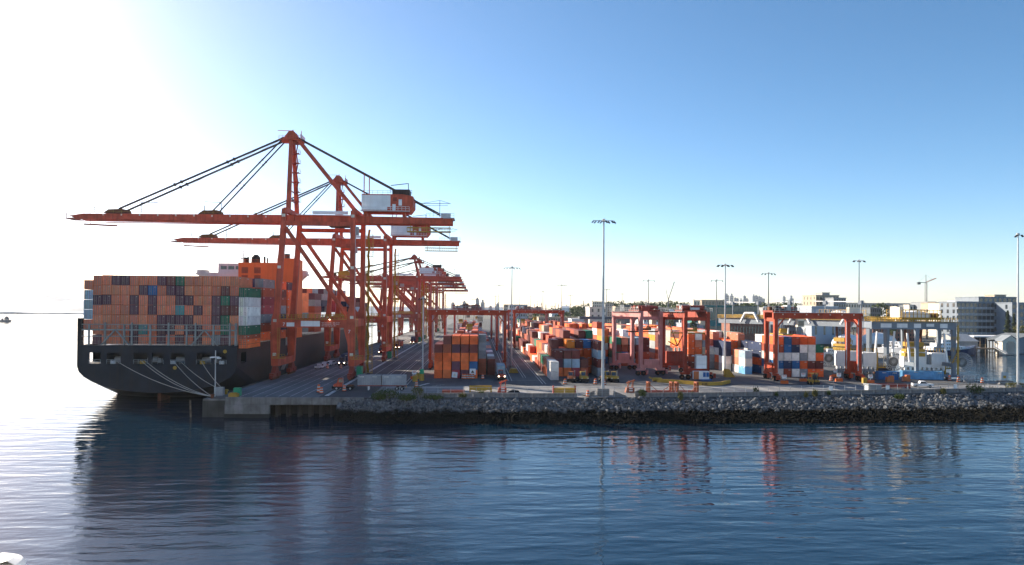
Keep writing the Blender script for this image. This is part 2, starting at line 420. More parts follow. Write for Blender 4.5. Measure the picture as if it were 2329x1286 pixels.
g = MB(); g.box(QX + .05, QX + .45, 184, 1000, DZ + .034, DZ + .30); setting('bull_rail', g, M['old_concrete'])
for i in range(14):
    y = 186 + i * 11; g = MB(); g.box(QX - 1.35, QX - .36, y, y + 2.2, 1.0, 4.4); top('fender', g, M['rubber'], f'black rubber fender on the berth face, {ORD[i]} from the wharf end', 'fender', 'fenders along the berth')

# paler concrete apron along the rock bank, colour lightened for the sunlit strip
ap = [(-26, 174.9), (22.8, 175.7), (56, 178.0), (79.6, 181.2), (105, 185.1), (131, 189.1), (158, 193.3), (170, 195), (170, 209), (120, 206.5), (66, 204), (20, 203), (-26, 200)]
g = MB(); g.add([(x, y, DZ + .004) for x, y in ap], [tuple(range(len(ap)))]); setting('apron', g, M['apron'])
# painted lines
def stripe(x0, y0, x1, y1, wd=.16, z=DZ + .036, m='paintwhite'):
    g = MB(); d = Vector((x1 - x0, y1 - y0, 0)).normalized(); p = Vector((-d.y, d.x, 0)) * wd / 2
    a = Vector((x0, y0, z)); b = Vector((x1, y1, z)); g.add([a - p, b - p, b + p, a + p], [(0, 1, 2, 3)])
    return setting('lane_line', g, M[m])
for x in (-56.5, -53.6, -50.6, -47.6, -44.8, -42.0): stripe(x, 176, x, 520, .17)
stripe(-36.6, 178, -36.6, 600, 1.0, DZ + .008)
for x in (-33.0, -29.2, -28.2, -25.0, -24.0, -20.6, -19.7): stripe(x, 203, x, 620, .15, DZ + .008)
for x in (9.2, 10.2): stripe(x, 216, x, 600, .22, DZ + .008)
for x in (18.6, 19.5): stripe(x, 207, x, 600, .2, DZ + .008)
for x in (14.2, 15.0, 42.2, 43.0, 65.6, 66.4): stripe(x, 226, x, 560, .14, DZ + .008)
stripe(19.5, 207, 66, 209.5, .3, DZ + .008); stripe(9, 217.5, 20, 217.5, .18, DZ + .008)
stripe(66, 203.5, 122, 205.5, .25, DZ + .008); stripe(-16.2, 201.5, -13.9, 208.5, .9, DZ + .008)
for i in range(3): stripe(-12.6 + i * 1.0, 201.6 + i * 1.5, -11.2 + i * 1.0, 201.6 + i * 1.5, .35, DZ + .008)
stripe(7.5, 206, 11.5, 203, .14, DZ + .008); stripe(13.5, 206, 17, 202.5, .14, DZ + .008)

# rock bank
bank = MB(); nx = 150; rows = 9; vs = []; random.seed(5)
X0, X1 = -33.0, 215.0
def bank_pt(x, t):                          # t 0 at the brow .. 1 below the water
    yb = brow(x); foot = 160.5 if x < 120 else 160.5 + (x - 120) * .12
    y = yb - (yb - foot) * t
    z = (DZ - .1) * (1 - t) ** 1.0 - 1.5 * t
    if x < -24: y = yb - (yb - foot) * t + (-24 - x) * .6 * t
    return Vector((x, y, z))
for i in range(nx + 1):
    for j in range(rows + 1):
        p = bank_pt(X0 + (X1 - X0) * i / nx, j / rows); p.z += random.uniform(-.2, .15) - .25; vs.append(p)
fs = [(i * (rows + 1) + j, i * (rows + 1) + j + 1, (i + 1) * (rows + 1) + j + 1, (i + 1) * (rows + 1) + j) for i in range(nx) for j in range(rows)]
bank.add(vs, fs)
def rock_mat():
    m = mat('riprap_rock', (.115, .123, .132), .95, 0, .5, 1.4, 0, .08); n = m.node_tree; b = n.nodes['Principled BSDF']
    # weed and wet below the tide line
    ge = n.nodes.new('ShaderNodeNewGeometry'); sx = n.nodes.new('ShaderNodeSeparateXYZ'); n.links.new(ge.outputs['Position'], sx.inputs[0])
    nz = n.nodes.new('ShaderNodeTexNoise'); nz.inputs['Scale'].default_value = .5; n.links.new(ge.outputs['Position'], nz.inputs['Vector'])
    ad = n.nodes.new('ShaderNodeMath'); ad.operation = 'MULTIPLY_ADD'; ad.inputs[1].default_value = 1.8
    n.links.new(nz.outputs[0], ad.inputs[0]); n.links.new(sx.outputs['Z'], ad.inputs[2])
    r = n.nodes.new('ShaderNodeMapRange'); r.inputs[1].default_value = 2.85; r.inputs[2].default_value = 3.5
    n.links.new(ad.outputs[0], r.inputs[0])
    mx = n.nodes.new('ShaderNodeMix'); mx.data_type = 'RGBA'; mx.inputs['A'].default_value = (.010, .010, .008, 1)
    src = [l.from_socket for l in n.links if l.to_socket == b.inputs['Base Color']][0]
    isl = n.nodes.new('ShaderNodeNewGeometry'); rr = n.nodes.new('ShaderNodeMapRange'); rr.inputs[3].default_value = .5; rr.inputs[4].default_value = 1.6
    n.links.new(isl.outputs['Random Per Island'], rr.inputs[0])
    mu = n.nodes.new('ShaderNodeMix'); mu.data_type = 'RGBA'; mu.blend_type = 'MULTIPLY'; mu.inputs['Factor'].default_value = 1
    n.links.new(src, mu.inputs['A']); n.links.new(rr.outputs[0], mu.inputs['B'])
    n.links.new(r.outputs[0], mx.inputs['Factor']); n.links.new(mu.outputs['Result'], mx.inputs['B'])
    n.links.new(mx.outputs['Result'], b.inputs['Base Color'])
    return m
M['rock'] = rock_mat()
rb = setting('rock_bank', bank, M['rock'])
rnd = random.Random(11); mass = MB(); spots = []
for k in range(14000):
    x = rnd.uniform(X0 + 1, X1 - 2); t = rnd.uniform(.02, .98); p = bank_pt(x, t); spots.append((rnd.uniform(.2, .42) * (1.55 if rnd.random() < .15 else 1), p))
spots.sort(key=lambda s: -s[0] / (s[1].y) * (1 if -28 < s[1].x < 140 and s[1].z > 1.4 else .3))
protos = [MB().rock((0, 0, 0), 1, rnd).mesh('stone', M['rock']) for _ in range(12)]
for k, (r, p) in enumerate(spots):
    if k < 300:
        o = link('stone', protos[k % 12], rb); o.location = p; o.scale = (r * 1.25,) * 3; o.rotation_euler = (rnd.uniform(0, 6), rnd.uniform(0, 6), rnd.uniform(0, 6))
    else: mass.rock(p, r, rnd)
o = setting('stone_mass', mass, M['rock'], rb); o['kind'] = 'stuff'
# ================================================================== container ship
XC, HB, YS, DK = -87.2, 21.3, 202.0, 15.0      # centre line, half beam, transom, deck level
ship = thing('container_ship', 'large dark grey container ship moored stern-on beside the wharf', 'ship', (XC, 340, 0))
def section(y):
    # (half beam, keel level, level where the bilge begins, fullness)
    t = min(1, max(0, (y - YS) / 45))
    zb = 2.4 - 12 * t ** 1.1; zc = 9.6 - 15 * t; pw = 2 + 2.2 * t
    hb = HB
    if y > 430: hb = HB * max(.03, 1 - ((y - 430) / 75) ** 2)
    return hb, zb, zc, pw
stations = [YS, 204, 207, 211, 216, 222, 230, 240, 252, 300, 400, 430, 445, 460, 472, 484, 494, 500]
NB = 15; ring = []; vs = []; fs = []
for y in stations:
    hb, zb, zc, pw = section(y); pts = [(-hb, 10.3), (-hb, zc + (10.3 - zc) * .5)]
    for i in range(NB + 1):
        u = -1 + 2 * i / NB; pts.append((hb * math.sin(u * math.pi / 2), zb + (zc - zb) * (1 - (1 - abs(math.sin(u * math.pi / 2)) ** pw) ** (1 / pw))))
    pts += [(hb, zc + (10.3 - zc) * .5), (hb, 10.3)]
    yy = y
    vs += [(XC + x, yy, z) for x, z in pts]; n = len(pts)
for k in range(len(stations) - 1):
    for i in range(n - 1): o = k * n; fs.append((o + i, o + i + 1, o + n + i + 1, o + n + i))
fs.append(tuple(range(n - 1, -1, -1)))      # lower transom
g = MB(); g.add(vs, fs)
# deck over the mooring space, and its floor
g.box(XC - HB + .3, XC + HB - .3, YS + .3, 214, 10.0, 10.29); g.box(XC - HB + .3, XC + HB - .3, YS + .3, 480, 14.5, 14.9); g.box(XC - HB + .3, XC + HB - .3, 214, 214.4, 10.3, 14.5)
# transom plating between the mooring ports
ports = [(203, 229), (243, 274), (304, 336), (346, 372), (388, 420), (447, 480), (489, 515)]
px = [(dp(a, 811, YS).x, dp(b, 811, YS).x) for a, b in ports]
g.box(XC - HB, XC + HB, YS, YS + .3, 13.3, DK + .3)
e = [XC - HB] + [v for ab in px for v in ab] + [XC + HB]
for i in range(0, len(e), 2): g.box(e[i], e[i + 1], YS, YS + .3, 10.3, 13.3)
for s in (-1, 1):                           # side plating above, with a port near the stern
    x0, x1 = (XC - HB, XC - HB + .3) if s < 0 else (XC + HB - .3, XC + HB)
    for (a, b, z0, z1) in ((YS + .3, 205.5, 10.3, 13.3), (210, 430, 10.3, 13.3), (YS + .3, 430, 13.3, DK + .3)): g.box(x0, x1, a, b, z0, z1)
    prev = None
    for y in stations[11:]:
        hb = section(y)[0]; p = (XC + s * hb, y)
        if prev: 
            a, b = prev, p; g.add([(a[0], a[1], 10.2), (b[0], b[1], 10.2), (b[0], b[1], 20 if b[1] > 470 else DK + .3), (a[0], a[1], 20 if a[1] > 470 else DK + .3)], [(0, 1, 2, 3)])
        prev = p
obj('hull', g, M['hull'], ship)
for (a, b) in px:                           # port frames: a rail across each opening, and a roller fairlead
    g = MB(); g.rail((a, YS - .05, 10.3), (b, YS - .05, 10.3), 1.1, .09, 1.2); obj('port_rail', g, M['steel'], ship)
for i, x in enumerate((258, 325, 395, 461, 505)):
    p = dp(x, 821, YS); g = MB(); g.cbox((p.x, YS - .1, 10.7), 1.3, .5, .8); g.tube((p.x - .4, YS - .4, 10.3), (p.x - .4, YS - .4, 11.2), .2); g.tube((p.x + .4, YS - .4, 10.3), (p.x + .4, YS - .4, 11.2), .2); obj('fairlead', g, M['yellow' if i % 2 else 'galv'], ship)
for x in (270, 345, 410, 470):
    p = dp(x, 812, 206); g = MB(); g.tube((p.x - 1.3, 207, 11.2), (p.x + 1.3, 207, 11.2), .75, n=12); g.cbox((p.x + 1.9, 207, 10.9), .9, 1.2, 1.2); obj('mooring_winch', g, M['galv'], ship)
# lashing bridge on the stern: posts, rails, A-braces
gz0, gz1 = DK + .3, 20.9
for i, x in enumerate((200, 237, 280, 298, 340, 382, 423, 443, 484, 521)):
    p = dp(x, 760, YS); g = MB(); g.box(p.x - .2, p.x + .2, YS + .32, YS + .75, gz0, gz1 + (.6 if i % 2 else 0)); obj('lashing_post', g, M['rail'], ship)
for z, t in ((DK + 2.6, .22), (DK + 4.3, .4), (gz1, .16)):
    g = MB(); g.box(XC - HB + .3, XC + HB - .2, YS + .38, YS + .38 + .3, z, z + t); obj('lashing_rail', g, M['rail'], ship)
for z in (DK + .3, DK + 4.7):
    g = MB(); g.rail((XC - HB + .5, YS + .25, z), (XC + HB - .5, YS + .25, z), 1.1, .06, 1.6); obj('guard_rail', g, M['rail'], ship)
for x0, x1 in ((229, 260), (293, 263), (434, 463), (495, 466)):
    a = dp(x0, 787, YS); b = dp(x1, 752, YS); g = MB(); g.bar((a.x, YS + .2, gz0), (b.x, YS + .2, DK + 4.4), .42, .3); obj('lashing_brace', g, M['rail'], ship)
g = MB(); g.box(XC - HB - .1, XC - HB + .9, YS + .2, YS + 1.6, DK, 22.6); g.box(XC - HB + .1, XC - HB + .3, YS + .1, YS + .2, 16, 22); obj('corner_post', g, M['black'], ship)
for k, y in enumerate((203.0, 216.9, 230.9, 244.9)):
    for z in (DK + .3,):
        g = MB(); g.box(XC + HB - .9, XC + HB - .35, y - .35, y + .25, z, z + (8.6 if k else 6.2)); obj('side_post', g, M['rail'], ship)
g = MB(); g.rail((XC + HB - .2, 203, DK + .3), (XC + HB - .2, 420, DK + .3), 1.1, .07, 2.5); obj('side_rail', g, M['rail'], ship)
g = MB(); g.box(XC - .45, XC + .45, 203.5, 209.5, -5, 2.2); obj('rudder', g, M['rust'], ship)
# accommodation house and funnel casing
h = MB(); h.box(XC - 15, XC + 15, 280, 290, DK, 39.0); h.box(XC - HB + .4, XC + HB - .3, 283, 287.5, 38.2, 39.0); h.box(XC - 12, XC + 12, 281.5, 289, 39, 42.6)
for s in (-1, 1):
    h.box(XC + s * (HB - 2.3) - 1.6, XC + s * (HB - 2.3) + 1.6, 283.2, 287.2, 39, 40.1)
    h.add([(XC + s * 15, 284, 33), (XC + s * 15, 286.5, 33), (XC + s * 20.6, 286.5, 38.2), (XC + s * 20.6, 284, 38.2), (XC + s * 15, 284, 38.2), (XC + s * 15, 286.5, 38.2)], [(0, 1, 2, 3), (0, 3, 4), (1, 5, 2), (3, 2, 5, 4)])
house = obj('bridge_house', h, M['bridge'], ship)
for a_, b_ in ((XC - HB + .5, XC - 12), (XC + 12, XC + HB - .5)): g = MB(); g.rail((a_, 283, 39), (b_, 283, 39), 1.2, .09, 1.5); obj('wing_rail', g, M['bridge'], ship)
for i in range(8): g = MB(); x = XC - 11 + i * 2.8; g.box(x, x + 2.2, 281.42, 281.5, 40.3, 41.6); obj('window', g, M['glass'], house)
g = MB(); g.tube((XC - 3.4, 284, 42.6), (XC - 3.4, 284, 48.5), .25, .12); g.bar((XC - 5, 284, 46), (XC - 1.8, 284, 46), .15); g.bar((XC - 4.4, 283.6, 44.5), (XC - 2.2, 283.6, 44.9), .4); g.bar((XC - 4.6, 284, 47.5), (XC - 2.6, 284, 47.4), .1); obj('radar_mast', g, M['bridge'], ship)
f0, f1 = -85.3, -65.6
c = MB(); c.box(f0, -71.5, 262, 274, DK, 41.8); c.box(-71.49, f1, 261.2, 274, DK, 43.4)
cas = obj('funnel_casing', c, M['funnel'], ship)
for (x, z) in ((-83, 38.2), (-78.6, 38.2), (-83, 35.4), (-78.6, 35.4)):
    for k in range(5): g = MB(); g.bar((x - 1.1, 261.9, z + k * .42), (x + 1.1, 261.9, z + k * .42), .18, .3); obj('louvre', g, M['dark_red'], cas)
g = MB(); g.rail((f0, 262.1, 41.8), (-71.6, 262.1, 41.8), 1, .07, 2); g.rail((-71.4, 261.3, 43.4), (f1, 261.3, 43.4), 1, .07, 2); obj('casing_rail', g, M['funnel'], ship)
g = MB(); g.tube((-80.4, 266, 41.8), (-80.4, 266, 44.0), 1.6, 1.5, 14); g.tube((-80.4, 266, 44.0), (-80.4, 266, 44.9), 1.5, .7, 14); obj('funnel', g, M['black'], ship)
for x, r, z in ((-83.6, .8, 43.8), (-77, .35, 44.2), (-76, .25, 43.7), (-69, 1.0, 45.2), (-82.8, .3, 44)):
    g = MB(); g.tube((x, 265, 41.6), (x, 265, z), r, n=10); obj('exhaust_pipe', g, M['black'], ship)
for x, z in ((-86.2, 45.5), (-73.6, 46.3)):
    g = MB(); g.tube((x, 265, 38), (x, 265, z), .13, .06, 6); g.bar((x - .5, 265, z - 1.6), (x + .5, 265, z - 1.6), .08); g.bar((x - .4, 265, z - .9), (x + .4, 265, z - .9), .08); obj('aerial', g, M['steel'], ship)
# accommodation ladder and white gangway landing on the berth side
g = MB(); g.bar((XC + HB + .7, 246, 5.3), (XC + HB + .6, 262, 14.6), 1.0, .35); g.rail((XC + HB + 1.1, 246, 5.4), (XC + HB + 1.0, 262, 14.7), 1.0, .06, 2); obj('accommodation_ladder', g, M['steel'], ship)
g = MB(); a = dp(688, 757, 250); b = dp(712, 757, 250)
g.box(XC + HB + .05, XC + HB + 1.6, 252, 253.2, 13, 18); g.box(XC + HB + .05, XC + HB + 1.6, 259, 260.2, 12.5, 18); g.box(XC + HB + .05, XC + HB + 1.7, 253.2, 259, 15.6, 17); obj('gangway_landing', g, M['white'], ship)
for p in (dp(398, 837, YS), dp(512, 800, YS)): 
    g = MB(); g.tube((p.x, YS - .2, p.z), (p.x, YS - .02, p.z), .5, .5, 12); obj('hawse_ring', g, M['yellow'], ship)

# mooring lines from the stern ports to the wharf
def sag_line(a, b, sag, r=.075, n=10):
    g = MB(); P = []
    for i in range(n + 1):
        t = i / n; p = Vector(a).lerp(Vector(b), t); p.z -= sag * 4 * t * (1 - t); P.append(p)
    for p, q in zip(P, P[1:]): g.tube(p, q, r, n=5, cap=False)
    return g
end1, end2 = (-62.6, 174.8, 4.75), (-61.4, 180.5, 5.3)
ml = [(268, 822, end1, 1.4, 'port'), (322, 820, end1, 1.6, ''), (331, 820, end1, 1.3, ''), (395, 820, end1, .8, ''), (413, 823, end2, .9, ''), (460, 823, end2, .7, '')]
for i, (x, y, e2, sg, _) in enumerate(ml):
    p = dp(x, y, YS); top('mooring_line', sag_line((p.x, YS - .5, p.z), e2, sg), M['rope'], f'pale mooring rope from the ship\'s stern to the wharf, {ORD[i]} from seaward', 'rope', 'stern mooring lines')

# ================================================================== containers
CL = {'Q': (.74, .225, .115), 'O': (.80, .145, .036), 'P': (.115, .045, .07), 'M': (.15, .036, .032), 'B': (.025, .12, .30), 'N': (.022, .04, .10), 'G': (.012, .15, .085), 'T': (.06, .27, .28),  # Q: the ship's orange, with the paling of the glare mixed into the colour
      'L': (.30, .41, .50), 'W': (.74, .74, .70), 'Y': (.26, .29, .32), 'C': (.36, .05, .07), 'R': (.36, .075, .035), 'S': (.13, .35, .60), 'K': (.5, .2, .12), 'E': (.80, .25, .03), 'F': (.40, .38, .30)}
CN = {'Q': 'glare-paled orange', 'O': 'orange', 'P': 'dark purple', 'M': 'maroon', 'B': 'blue', 'N': 'navy', 'G': 'green', 'T': 'teal', 'L': 'pale blue', 'W': 'white', 'Y': 'grey', 'C': 'crimson', 'R': 'brown', 'S': 'sky blue', 'K': 'pinkish red', 'E': 'amber orange', 'F': 'beige'}
CW, CH = 2.438, 2.59
def container_body(L, open_door):
    g = MB(); w2, h = CW / 2, CH; y0, y1 = 0.0, L
    for sx in (-1, 1):                      # corner posts and rails
        for yy in (y0, y1 - .16): g.box(sx * w2 - (.16 if sx > 0 else 0), sx * w2 + (0 if sx > 0 else .16), yy, yy + .16, 0, h)
        for z in (0, h - .12): g.box(sx * w2 - (.1 if sx > 0 else 0), sx * w2 + (0 if sx > 0 else .1), .16, L - .16, z, z + .12)
    for yy in (y0, y1 - .12):
        for z in (0, h - .12): g.box(-w2 + .16, w2 - .16, yy, yy + .12, z, z + .12)
    def corr(pts):                          # a corrugated wall through plan points
        vs = [(x, y, .1) for x, y in pts] + [(x, y, h - .1) for x, y in pts]; n = len(pts)
        g.add(vs, [(i, i + 1, n + i + 1, n + i) for i in range(n - 1)])
    for sx in (-1, 1):
        n = max(6, int(L / .6)); P = []
        for i in range(n):
            a = .15 + (L - .3) * i / n; s = (L - .3) / n; d = .02; e = .075
            P += [(sx * (w2 - d), a), (sx * (w2 - d), a + s * .35), (sx * (w2 - e), a + s * .5), (sx * (w2 - e), a + s * .85)]
        P.append((sx * (w2 - .02), L - .15)); corr(P if sx > 0 else P[::-1])
    ends = [L - .03] if open_door else [.03, L - .03]
    for yy in ends:
        P = []; n = 6; s = (CW - .32) / n; sg = 1 if yy < 1 else -1
        for i in range(n): a = -w2 + .16 + s * i; P += [(a, yy), (a + s * .35, yy), (a + s * .5, yy + sg * .06), (a + s * .85, yy + sg * .06)]
        P.append((w2 - .16, yy)); corr(P[::-1] if sg > 0 else P)
    g.add([(-w2 + .05, .1, h - .05), (w2 - .05, .1, h - .05), (w2 - .05, L - .1, h - .05), (-w2 + .05, L - .1, h - .05)], [(0, 1, 2, 3)])
    if open_door: g.add([(-w2 + .1, .14, .1), (w2 - .1, .14, .1), (w2 - .1, .14, h - .1), (-w2 + .1, .14, h - .1)], [(0, 1, 2, 3)])
    g.cur = 1
    for sx in (-1, 1): a, b = sorted((sx * (w2 - .03), sx * (w2 + .004))); g.box(a, b, .5, 1.7, h - .55, h - .32); g.box(a, b, L * .62, L * .62 + 1.2, h - .5, h - .32)
    if not open_door: g.box(w2 - 1.0, w2 - .3, .012, .04, h - .5, h - .32)
    return g.mesh('container', [M['paint'], M['paintwhite']])
def door_mesh(s):
    g = MB(); a, b = (-CW / 2 + .17, -.012) if s < 0 else (.012, CW / 2 - .17)
    g.box(a, b, .03, .09, .13, CH - .13)
    for k in range(4): z = .35 + k * .52; g.box(a + .08, b - .08, .02, .03, z, z + .3)
    g.cur = 1
    for f in (.28, .72): x = a + (b - a) * f; g.box(x - .055, x + .055, -.02, .03, .05, CH - .05)
    g.box(a + (b - a) * .28, a + (b - a) * .72, -.03, .02, 1.0, 1.07)
    g.cur = 2
    if s > 0: g.box(a + .5, b - .2, .0, .025, CH - .5, CH - .36)
    return g.mesh('door', [M['paint'], M['lockrod'], M['cream']])
DOORS = (door_mesh(-1), door_mesh(1))
BODY = {(L, d): container_body(L, d) for L in (12.19, 6.06) for d in (False, True)}
BOX = []                                    # every container: dict(x, y, z, L, h, c, door, where, grp)
def put(x, y, z, c, where, grp, L=12.19, h=CH, door=False): BOX.append(dict(sx=.965 if door else 1, x=x, y=y, z=z, L=L, h=h, c=c, door=door, w=where, g=grp))

# the wall of containers across the stern
stern = ['OOOPPOOOPMGOOOOOO', 'LOOOOOPBOPPOOOOMO', 'LPPOOPOPOOPPOOPGP', 'LOOOOPOPOOTOPOPMM', 'OOOOOOOOPPPPOOPGO', 'MOOOOPTOPPOPPOOGO', ' POOOPOOPOPOPOYPO']
pitch, th = 2.452, 2.705
xl = dp(190, 700, 203.4).x + CW / 2
for r, row in enumerate(stern):
    for i, c in enumerate(row):
        if c == ' ': continue
        z = DK + .35 + (6 - r) * th - (1.15 if i == 0 else 0)
        if i == 0 and r == 5: continue
        z += .12 * min(i, 2) if i < 3 else .2
        where = f'{ORD[i]} from the seaward end, ' + ('topmost', 'second from top', 'third from top', 'fourth from top', 'third from bottom', 'second from bottom', 'bottom')[r] + ' tier of the stern wall'
        put(xl + i * pitch, 203.4, z, 'Q' if c == 'O' else c, where, 'containers in the ship\'s stern wall', h=th - .09 if i else th - .1, door=True)
xq = xl + 17 * pitch
for k, c in enumerate('ORGWWWG'):
    if k: put(xq, 203.4, DK + .35 + (k - .9) * 2.62, c, f'{ORD[k-1]} tier up in the quayside stack at the stern', 'containers along the ship\'s quay side', h=2.58, door=True)
put(xq, 203.4, DK + .35 - .8, 'O', 'lowest in the quayside stack at the stern', 'containers along the ship\'s quay side', h=2.5, door=True)
rnd = random.Random(21)
side = [(217.6, 'ORYCCRY'), (231.6, 'ONNYRMO'), (245.4, 'RMOOOOP')]
for b, (y, colors) in enumerate(side):
    for k, c in enumerate(colors): put(xq, y, DK + 1.0 + k * 2.63, c, f'{ORD[k]} tier up on the quay side, ship\'s {ORD[b+1]} bay', 'containers along the ship\'s quay side', h=2.6, door=True)
    for i in range(17):                     # behind: only the upper tiers can be seen
        for k in ((3, 4, 5, 6) if b == 0 else (5, 6)):
            if k == 6 and rnd.random() < .4: continue
            put(xl + i * pitch, y, DK + 1.0 + k * 2.63, rnd.choice('QQQQPPMNRGY'), f'{ORD[i]} stack from seaward, {ORD[k]} tier, ship\'s {ORD[b+1]} bay', 'containers on the ship\'s after deck', h=2.6, door=True)
for b, y in enumerate([296.5 + 14.1 * j for j in range(12)]):
    for i in range(8, 18):
        hb = section(y + 12)[0]
        if abs(xl + i * pitch - XC) > hb - 1: continue
        n = (6, 6, 7, 5, 7, 6, 6, 5, 6, 5, 5, 4)[b]
        for k in range(n):
            if i < 17 and k < n - 2 and b: continue
            put(xl + i * pitch, y, DK + 1.0 + k * 2.63, rnd.choice('QQPPMMRNLYCQ'), f'{ORD[i]} stack from seaward, {ORD[k]} tier, forward {ORD[b]} bay', 'containers on the ship\'s foredeck', h=2.6, door=True)

# the yard: columns of stacks, bays running back from the wharf apron
def block(name, xs, y0, bays, hfun, pal, seed, front=None, L=12.19, gap=.42, h=2.6, grp=None):
    rn = random.Random(seed); H = {}
    for b in range(bays):
        for i, x in enumerate(xs): H[b, i] = hfun(b, i, rn)
    for b in range(bays):
        for i, x in enumerate(xs):
            n = H[b, i]; run = rn.choice(pal)
            for k in range(n):
                c = rn.choice(pal) if rn.random() < .55 else run
                if front and (b, i) in front and k < len(front[b, i]): c = front[b, i][k]
                # a box walled in on every side shows nothing
                hid = k < n - 1 and 0 < b and H.get((b - 1, i), 0) > k and H.get((b, i - 1), 0) > k and H.get((b, i + 1), 0) > k
                if hid: continue
                put(x, y0 + b * (L + gap) + rn.uniform(-.1, .1), DZ + .04 + k * h, c, f'in the {name}, {ORD[i]} row, {ORD[b]} bay back, {ORD[k]} tier', grp or f'containers in the {name}', L=L, h=h - .03)
f1 = {(0, 0): 'OOOM', (0, 1): 'OOORM', (0, 2): 'CPOPO', (0, 3): 'POOMO', (0, 4): 'OBOMO', (1, 5): 'RRYYY', (1, 6): 'MM'}
def h1(b, i, rn):
    if b == 0: return (4, 5, 5, 5, 5, 0, 0)[i]
    if b == 1: return (4, 4, 5, 5, 5, 5, 2)[i]
    return (3, 4, 5, 4, 5, 4, 3)[i] + rn.choice((-1, -1, 0, 0, 0)) - (1 if b > 9 else 0)
block('wharf-side gantry block', [-12.1 + 2.7 * i for i in range(5)] + [1.1 + .35, 4.1 + .3], 223.0, 27, h1, 'OOOOMPRRYNLW', 31, f1)
f2 = {(0, 0): 'WW', (1, 1): 'OPM', (1, 2): 'OLM', (1, 3): 'CLM', (1, 4): 'RM', (1, 6): 'YMLM', (2, 1): 'WFRM', (2, 2): 'ROOY', (2, 3): 'ROOE', (2, 4): 'ROOM', (2, 5): 'OOOB', (2, 6): 'ROOM', (3, 4): 'MMMM', (3, 3): 'MMMMM', (3, 5): 'MMMMM', (3, 6): 'MMMMG'}
def h2(b, i, rn):
    if b == 0: return (2, 0, 0, 0, 0, 0, 0)[i]
    if b == 1: return (2, 3, 3, 3, 2, 0, 4)[i]
    if b == 2: return (2, 4, 3, 4, 4, 4, 4)[i]
    if b == 3: return (2, 3, 4, 5, 4, 5, 5)[i]
    return max(1, (2, 4, 4, 5, 5, 5, 4)[i] + rn.choice((-1, -1, 0, 0)))
block('block behind the tractors', [23.2 + 2.72 * i for i in range(7)], 218.2, 27, h2, 'OOOOMMMRRRKFGYW', 32, f2, h=2.78)
f3 = {(0, 1): 'YGMG', (0, 2): 'RBRK', (0, 3): 'YMMY', (0, 4): 'RRML', (0, 5): 'RRMM', (1, 0): 'BOWEO'}
def h3(b, i, rn):
    if b == 0: return (0, 4, 4, 4, 4, 4)[i]
    return max(2, 4 + rn.choice((-1, 0, 0, 1)) + (1 if i == 0 and b < 3 else 0))
block('block behind pink gantry', [50.6 + 2.75 * i for i in range(6)], 275.0, 20, h3, 'OOMRWKEGMR', 33, f3, h=2.7)
def h4(b, i, rn): return max(3, (5, 5, 5, 4, 4, 5, 4, 5, 5)[i] + rn.choice((-1, 0, 0)) - (2 if b == 0 and 2 < i < 6 else 0))
block('sunlit middle block', [78.6 + 2.66 * i for i in range(9)], 264.0, 14, h4, 'OOOEKWYKMFRO', 34, {(0, 4): 'YYW', (0, 5): 'RYW', (0, 3): 'YYWW'}, h=2.62)
f4 = {(3, 0): 'KE', (2, 0): 'GW', (1, 0): 'WKK', (0, 0): 'SWL', (3, 1): 'KOWN', (2, 1): 'WWNN', (1, 1): 'WKWN', (0, 1): 'MKWM'}
block('short box row', [91.2 - 2.7 * 0, 88.4], 240.8, 4, lambda b, i, rn: (3, 3, 2, 2)[b] if i == 0 else (0, 0, 4, 4)[b], 'WKSE', 35, f4, L=6.06, gap=.15, h=2.62)
f5 = {(0, 0): 'WBWRO', (0, 1): 'RNWBB', (0, 2): 'WBWNR', (0, 3): 'YOYWO', (0, 4): 'OMWWO', (0, 5): 'OMOG'}
block('blue and white block', [98.2 + 2.66 * i for i in range(6)], 232.0, 5, lambda b, i, rn: (5, 5, 5, 5, 5, 4)[i] if b == 0 else max(1, 5 - b // 2 - rn.choice((0, 1))), 'WBNOMWG', 36, f5, h=2.62)
def h6(b, i, rn): return max(1, 3 + rn.choice((-1, 0, 0, 1)))
block('rail gantry block', [100 + 2.7 * i for i in range(6)], 330, 8, h6, 'MMCCROK', 37, None)
for q, (x0, y0, n, m_) in enumerate(((22, 600, 26, 8), (50, 560, 16, 8), (75, 470, 12, 10), (-12, 590, 6, 8))):
    block(('far', 'farther', 'distant', 'remote')[q] + ' inland block', [x0 + 2.8 * i for i in range(n)], y0, m_, lambda b, i, rn: rn.choice((2, 3, 3, 4)), 'OOOMMRRWKLGN', 40 + q, None)

# rank them by how large they show; the largest 300 are single objects, the rest one mass
occ = {}
for b in BOX: occ.setdefault((round(b['x']), int(b['y'] // 6), round(b['z'] / 1.3)), 0)
def covered(x, y, z): 
    return any((round(x + d), int(y // 6) + e, round(z / 1.3) + f) in occ for d in (0,) for e in (0,) for f in (0,))
for b in BOX:
    cx, cy, cz = b['x'], b['y'], b['z']
    fr = 0 if covered(cx, cy - 6.5, cz) else CW * b['h'] / cy ** 2
    dx = -2.6 if cx > 0 else 2.6
    y1 = cy + b['L']; sidea = abs(cx / cy - cx / y1) * b['h'] / cy
    sd_ = 0 if covered(cx + dx, cy + 3, cz) else sidea
    tp = 0 if covered(cx, cy + 3, cz + 2.7) else max(0, CW / cy * (26 - cz - b['h']) * (1 / cy - 1 / y1))
    out_ = abs(math.atan2(cx, cy) - YAW) > .66
    b['s'] = 0 if out_ else fr * (1.35 if b['door'] else 1) + sd_ + tp
    if 'after deck' in b['g'] or 'foredeck' in b['g']: b['s'] *= .3
BOX.sort(key=lambda b: -b['s'])
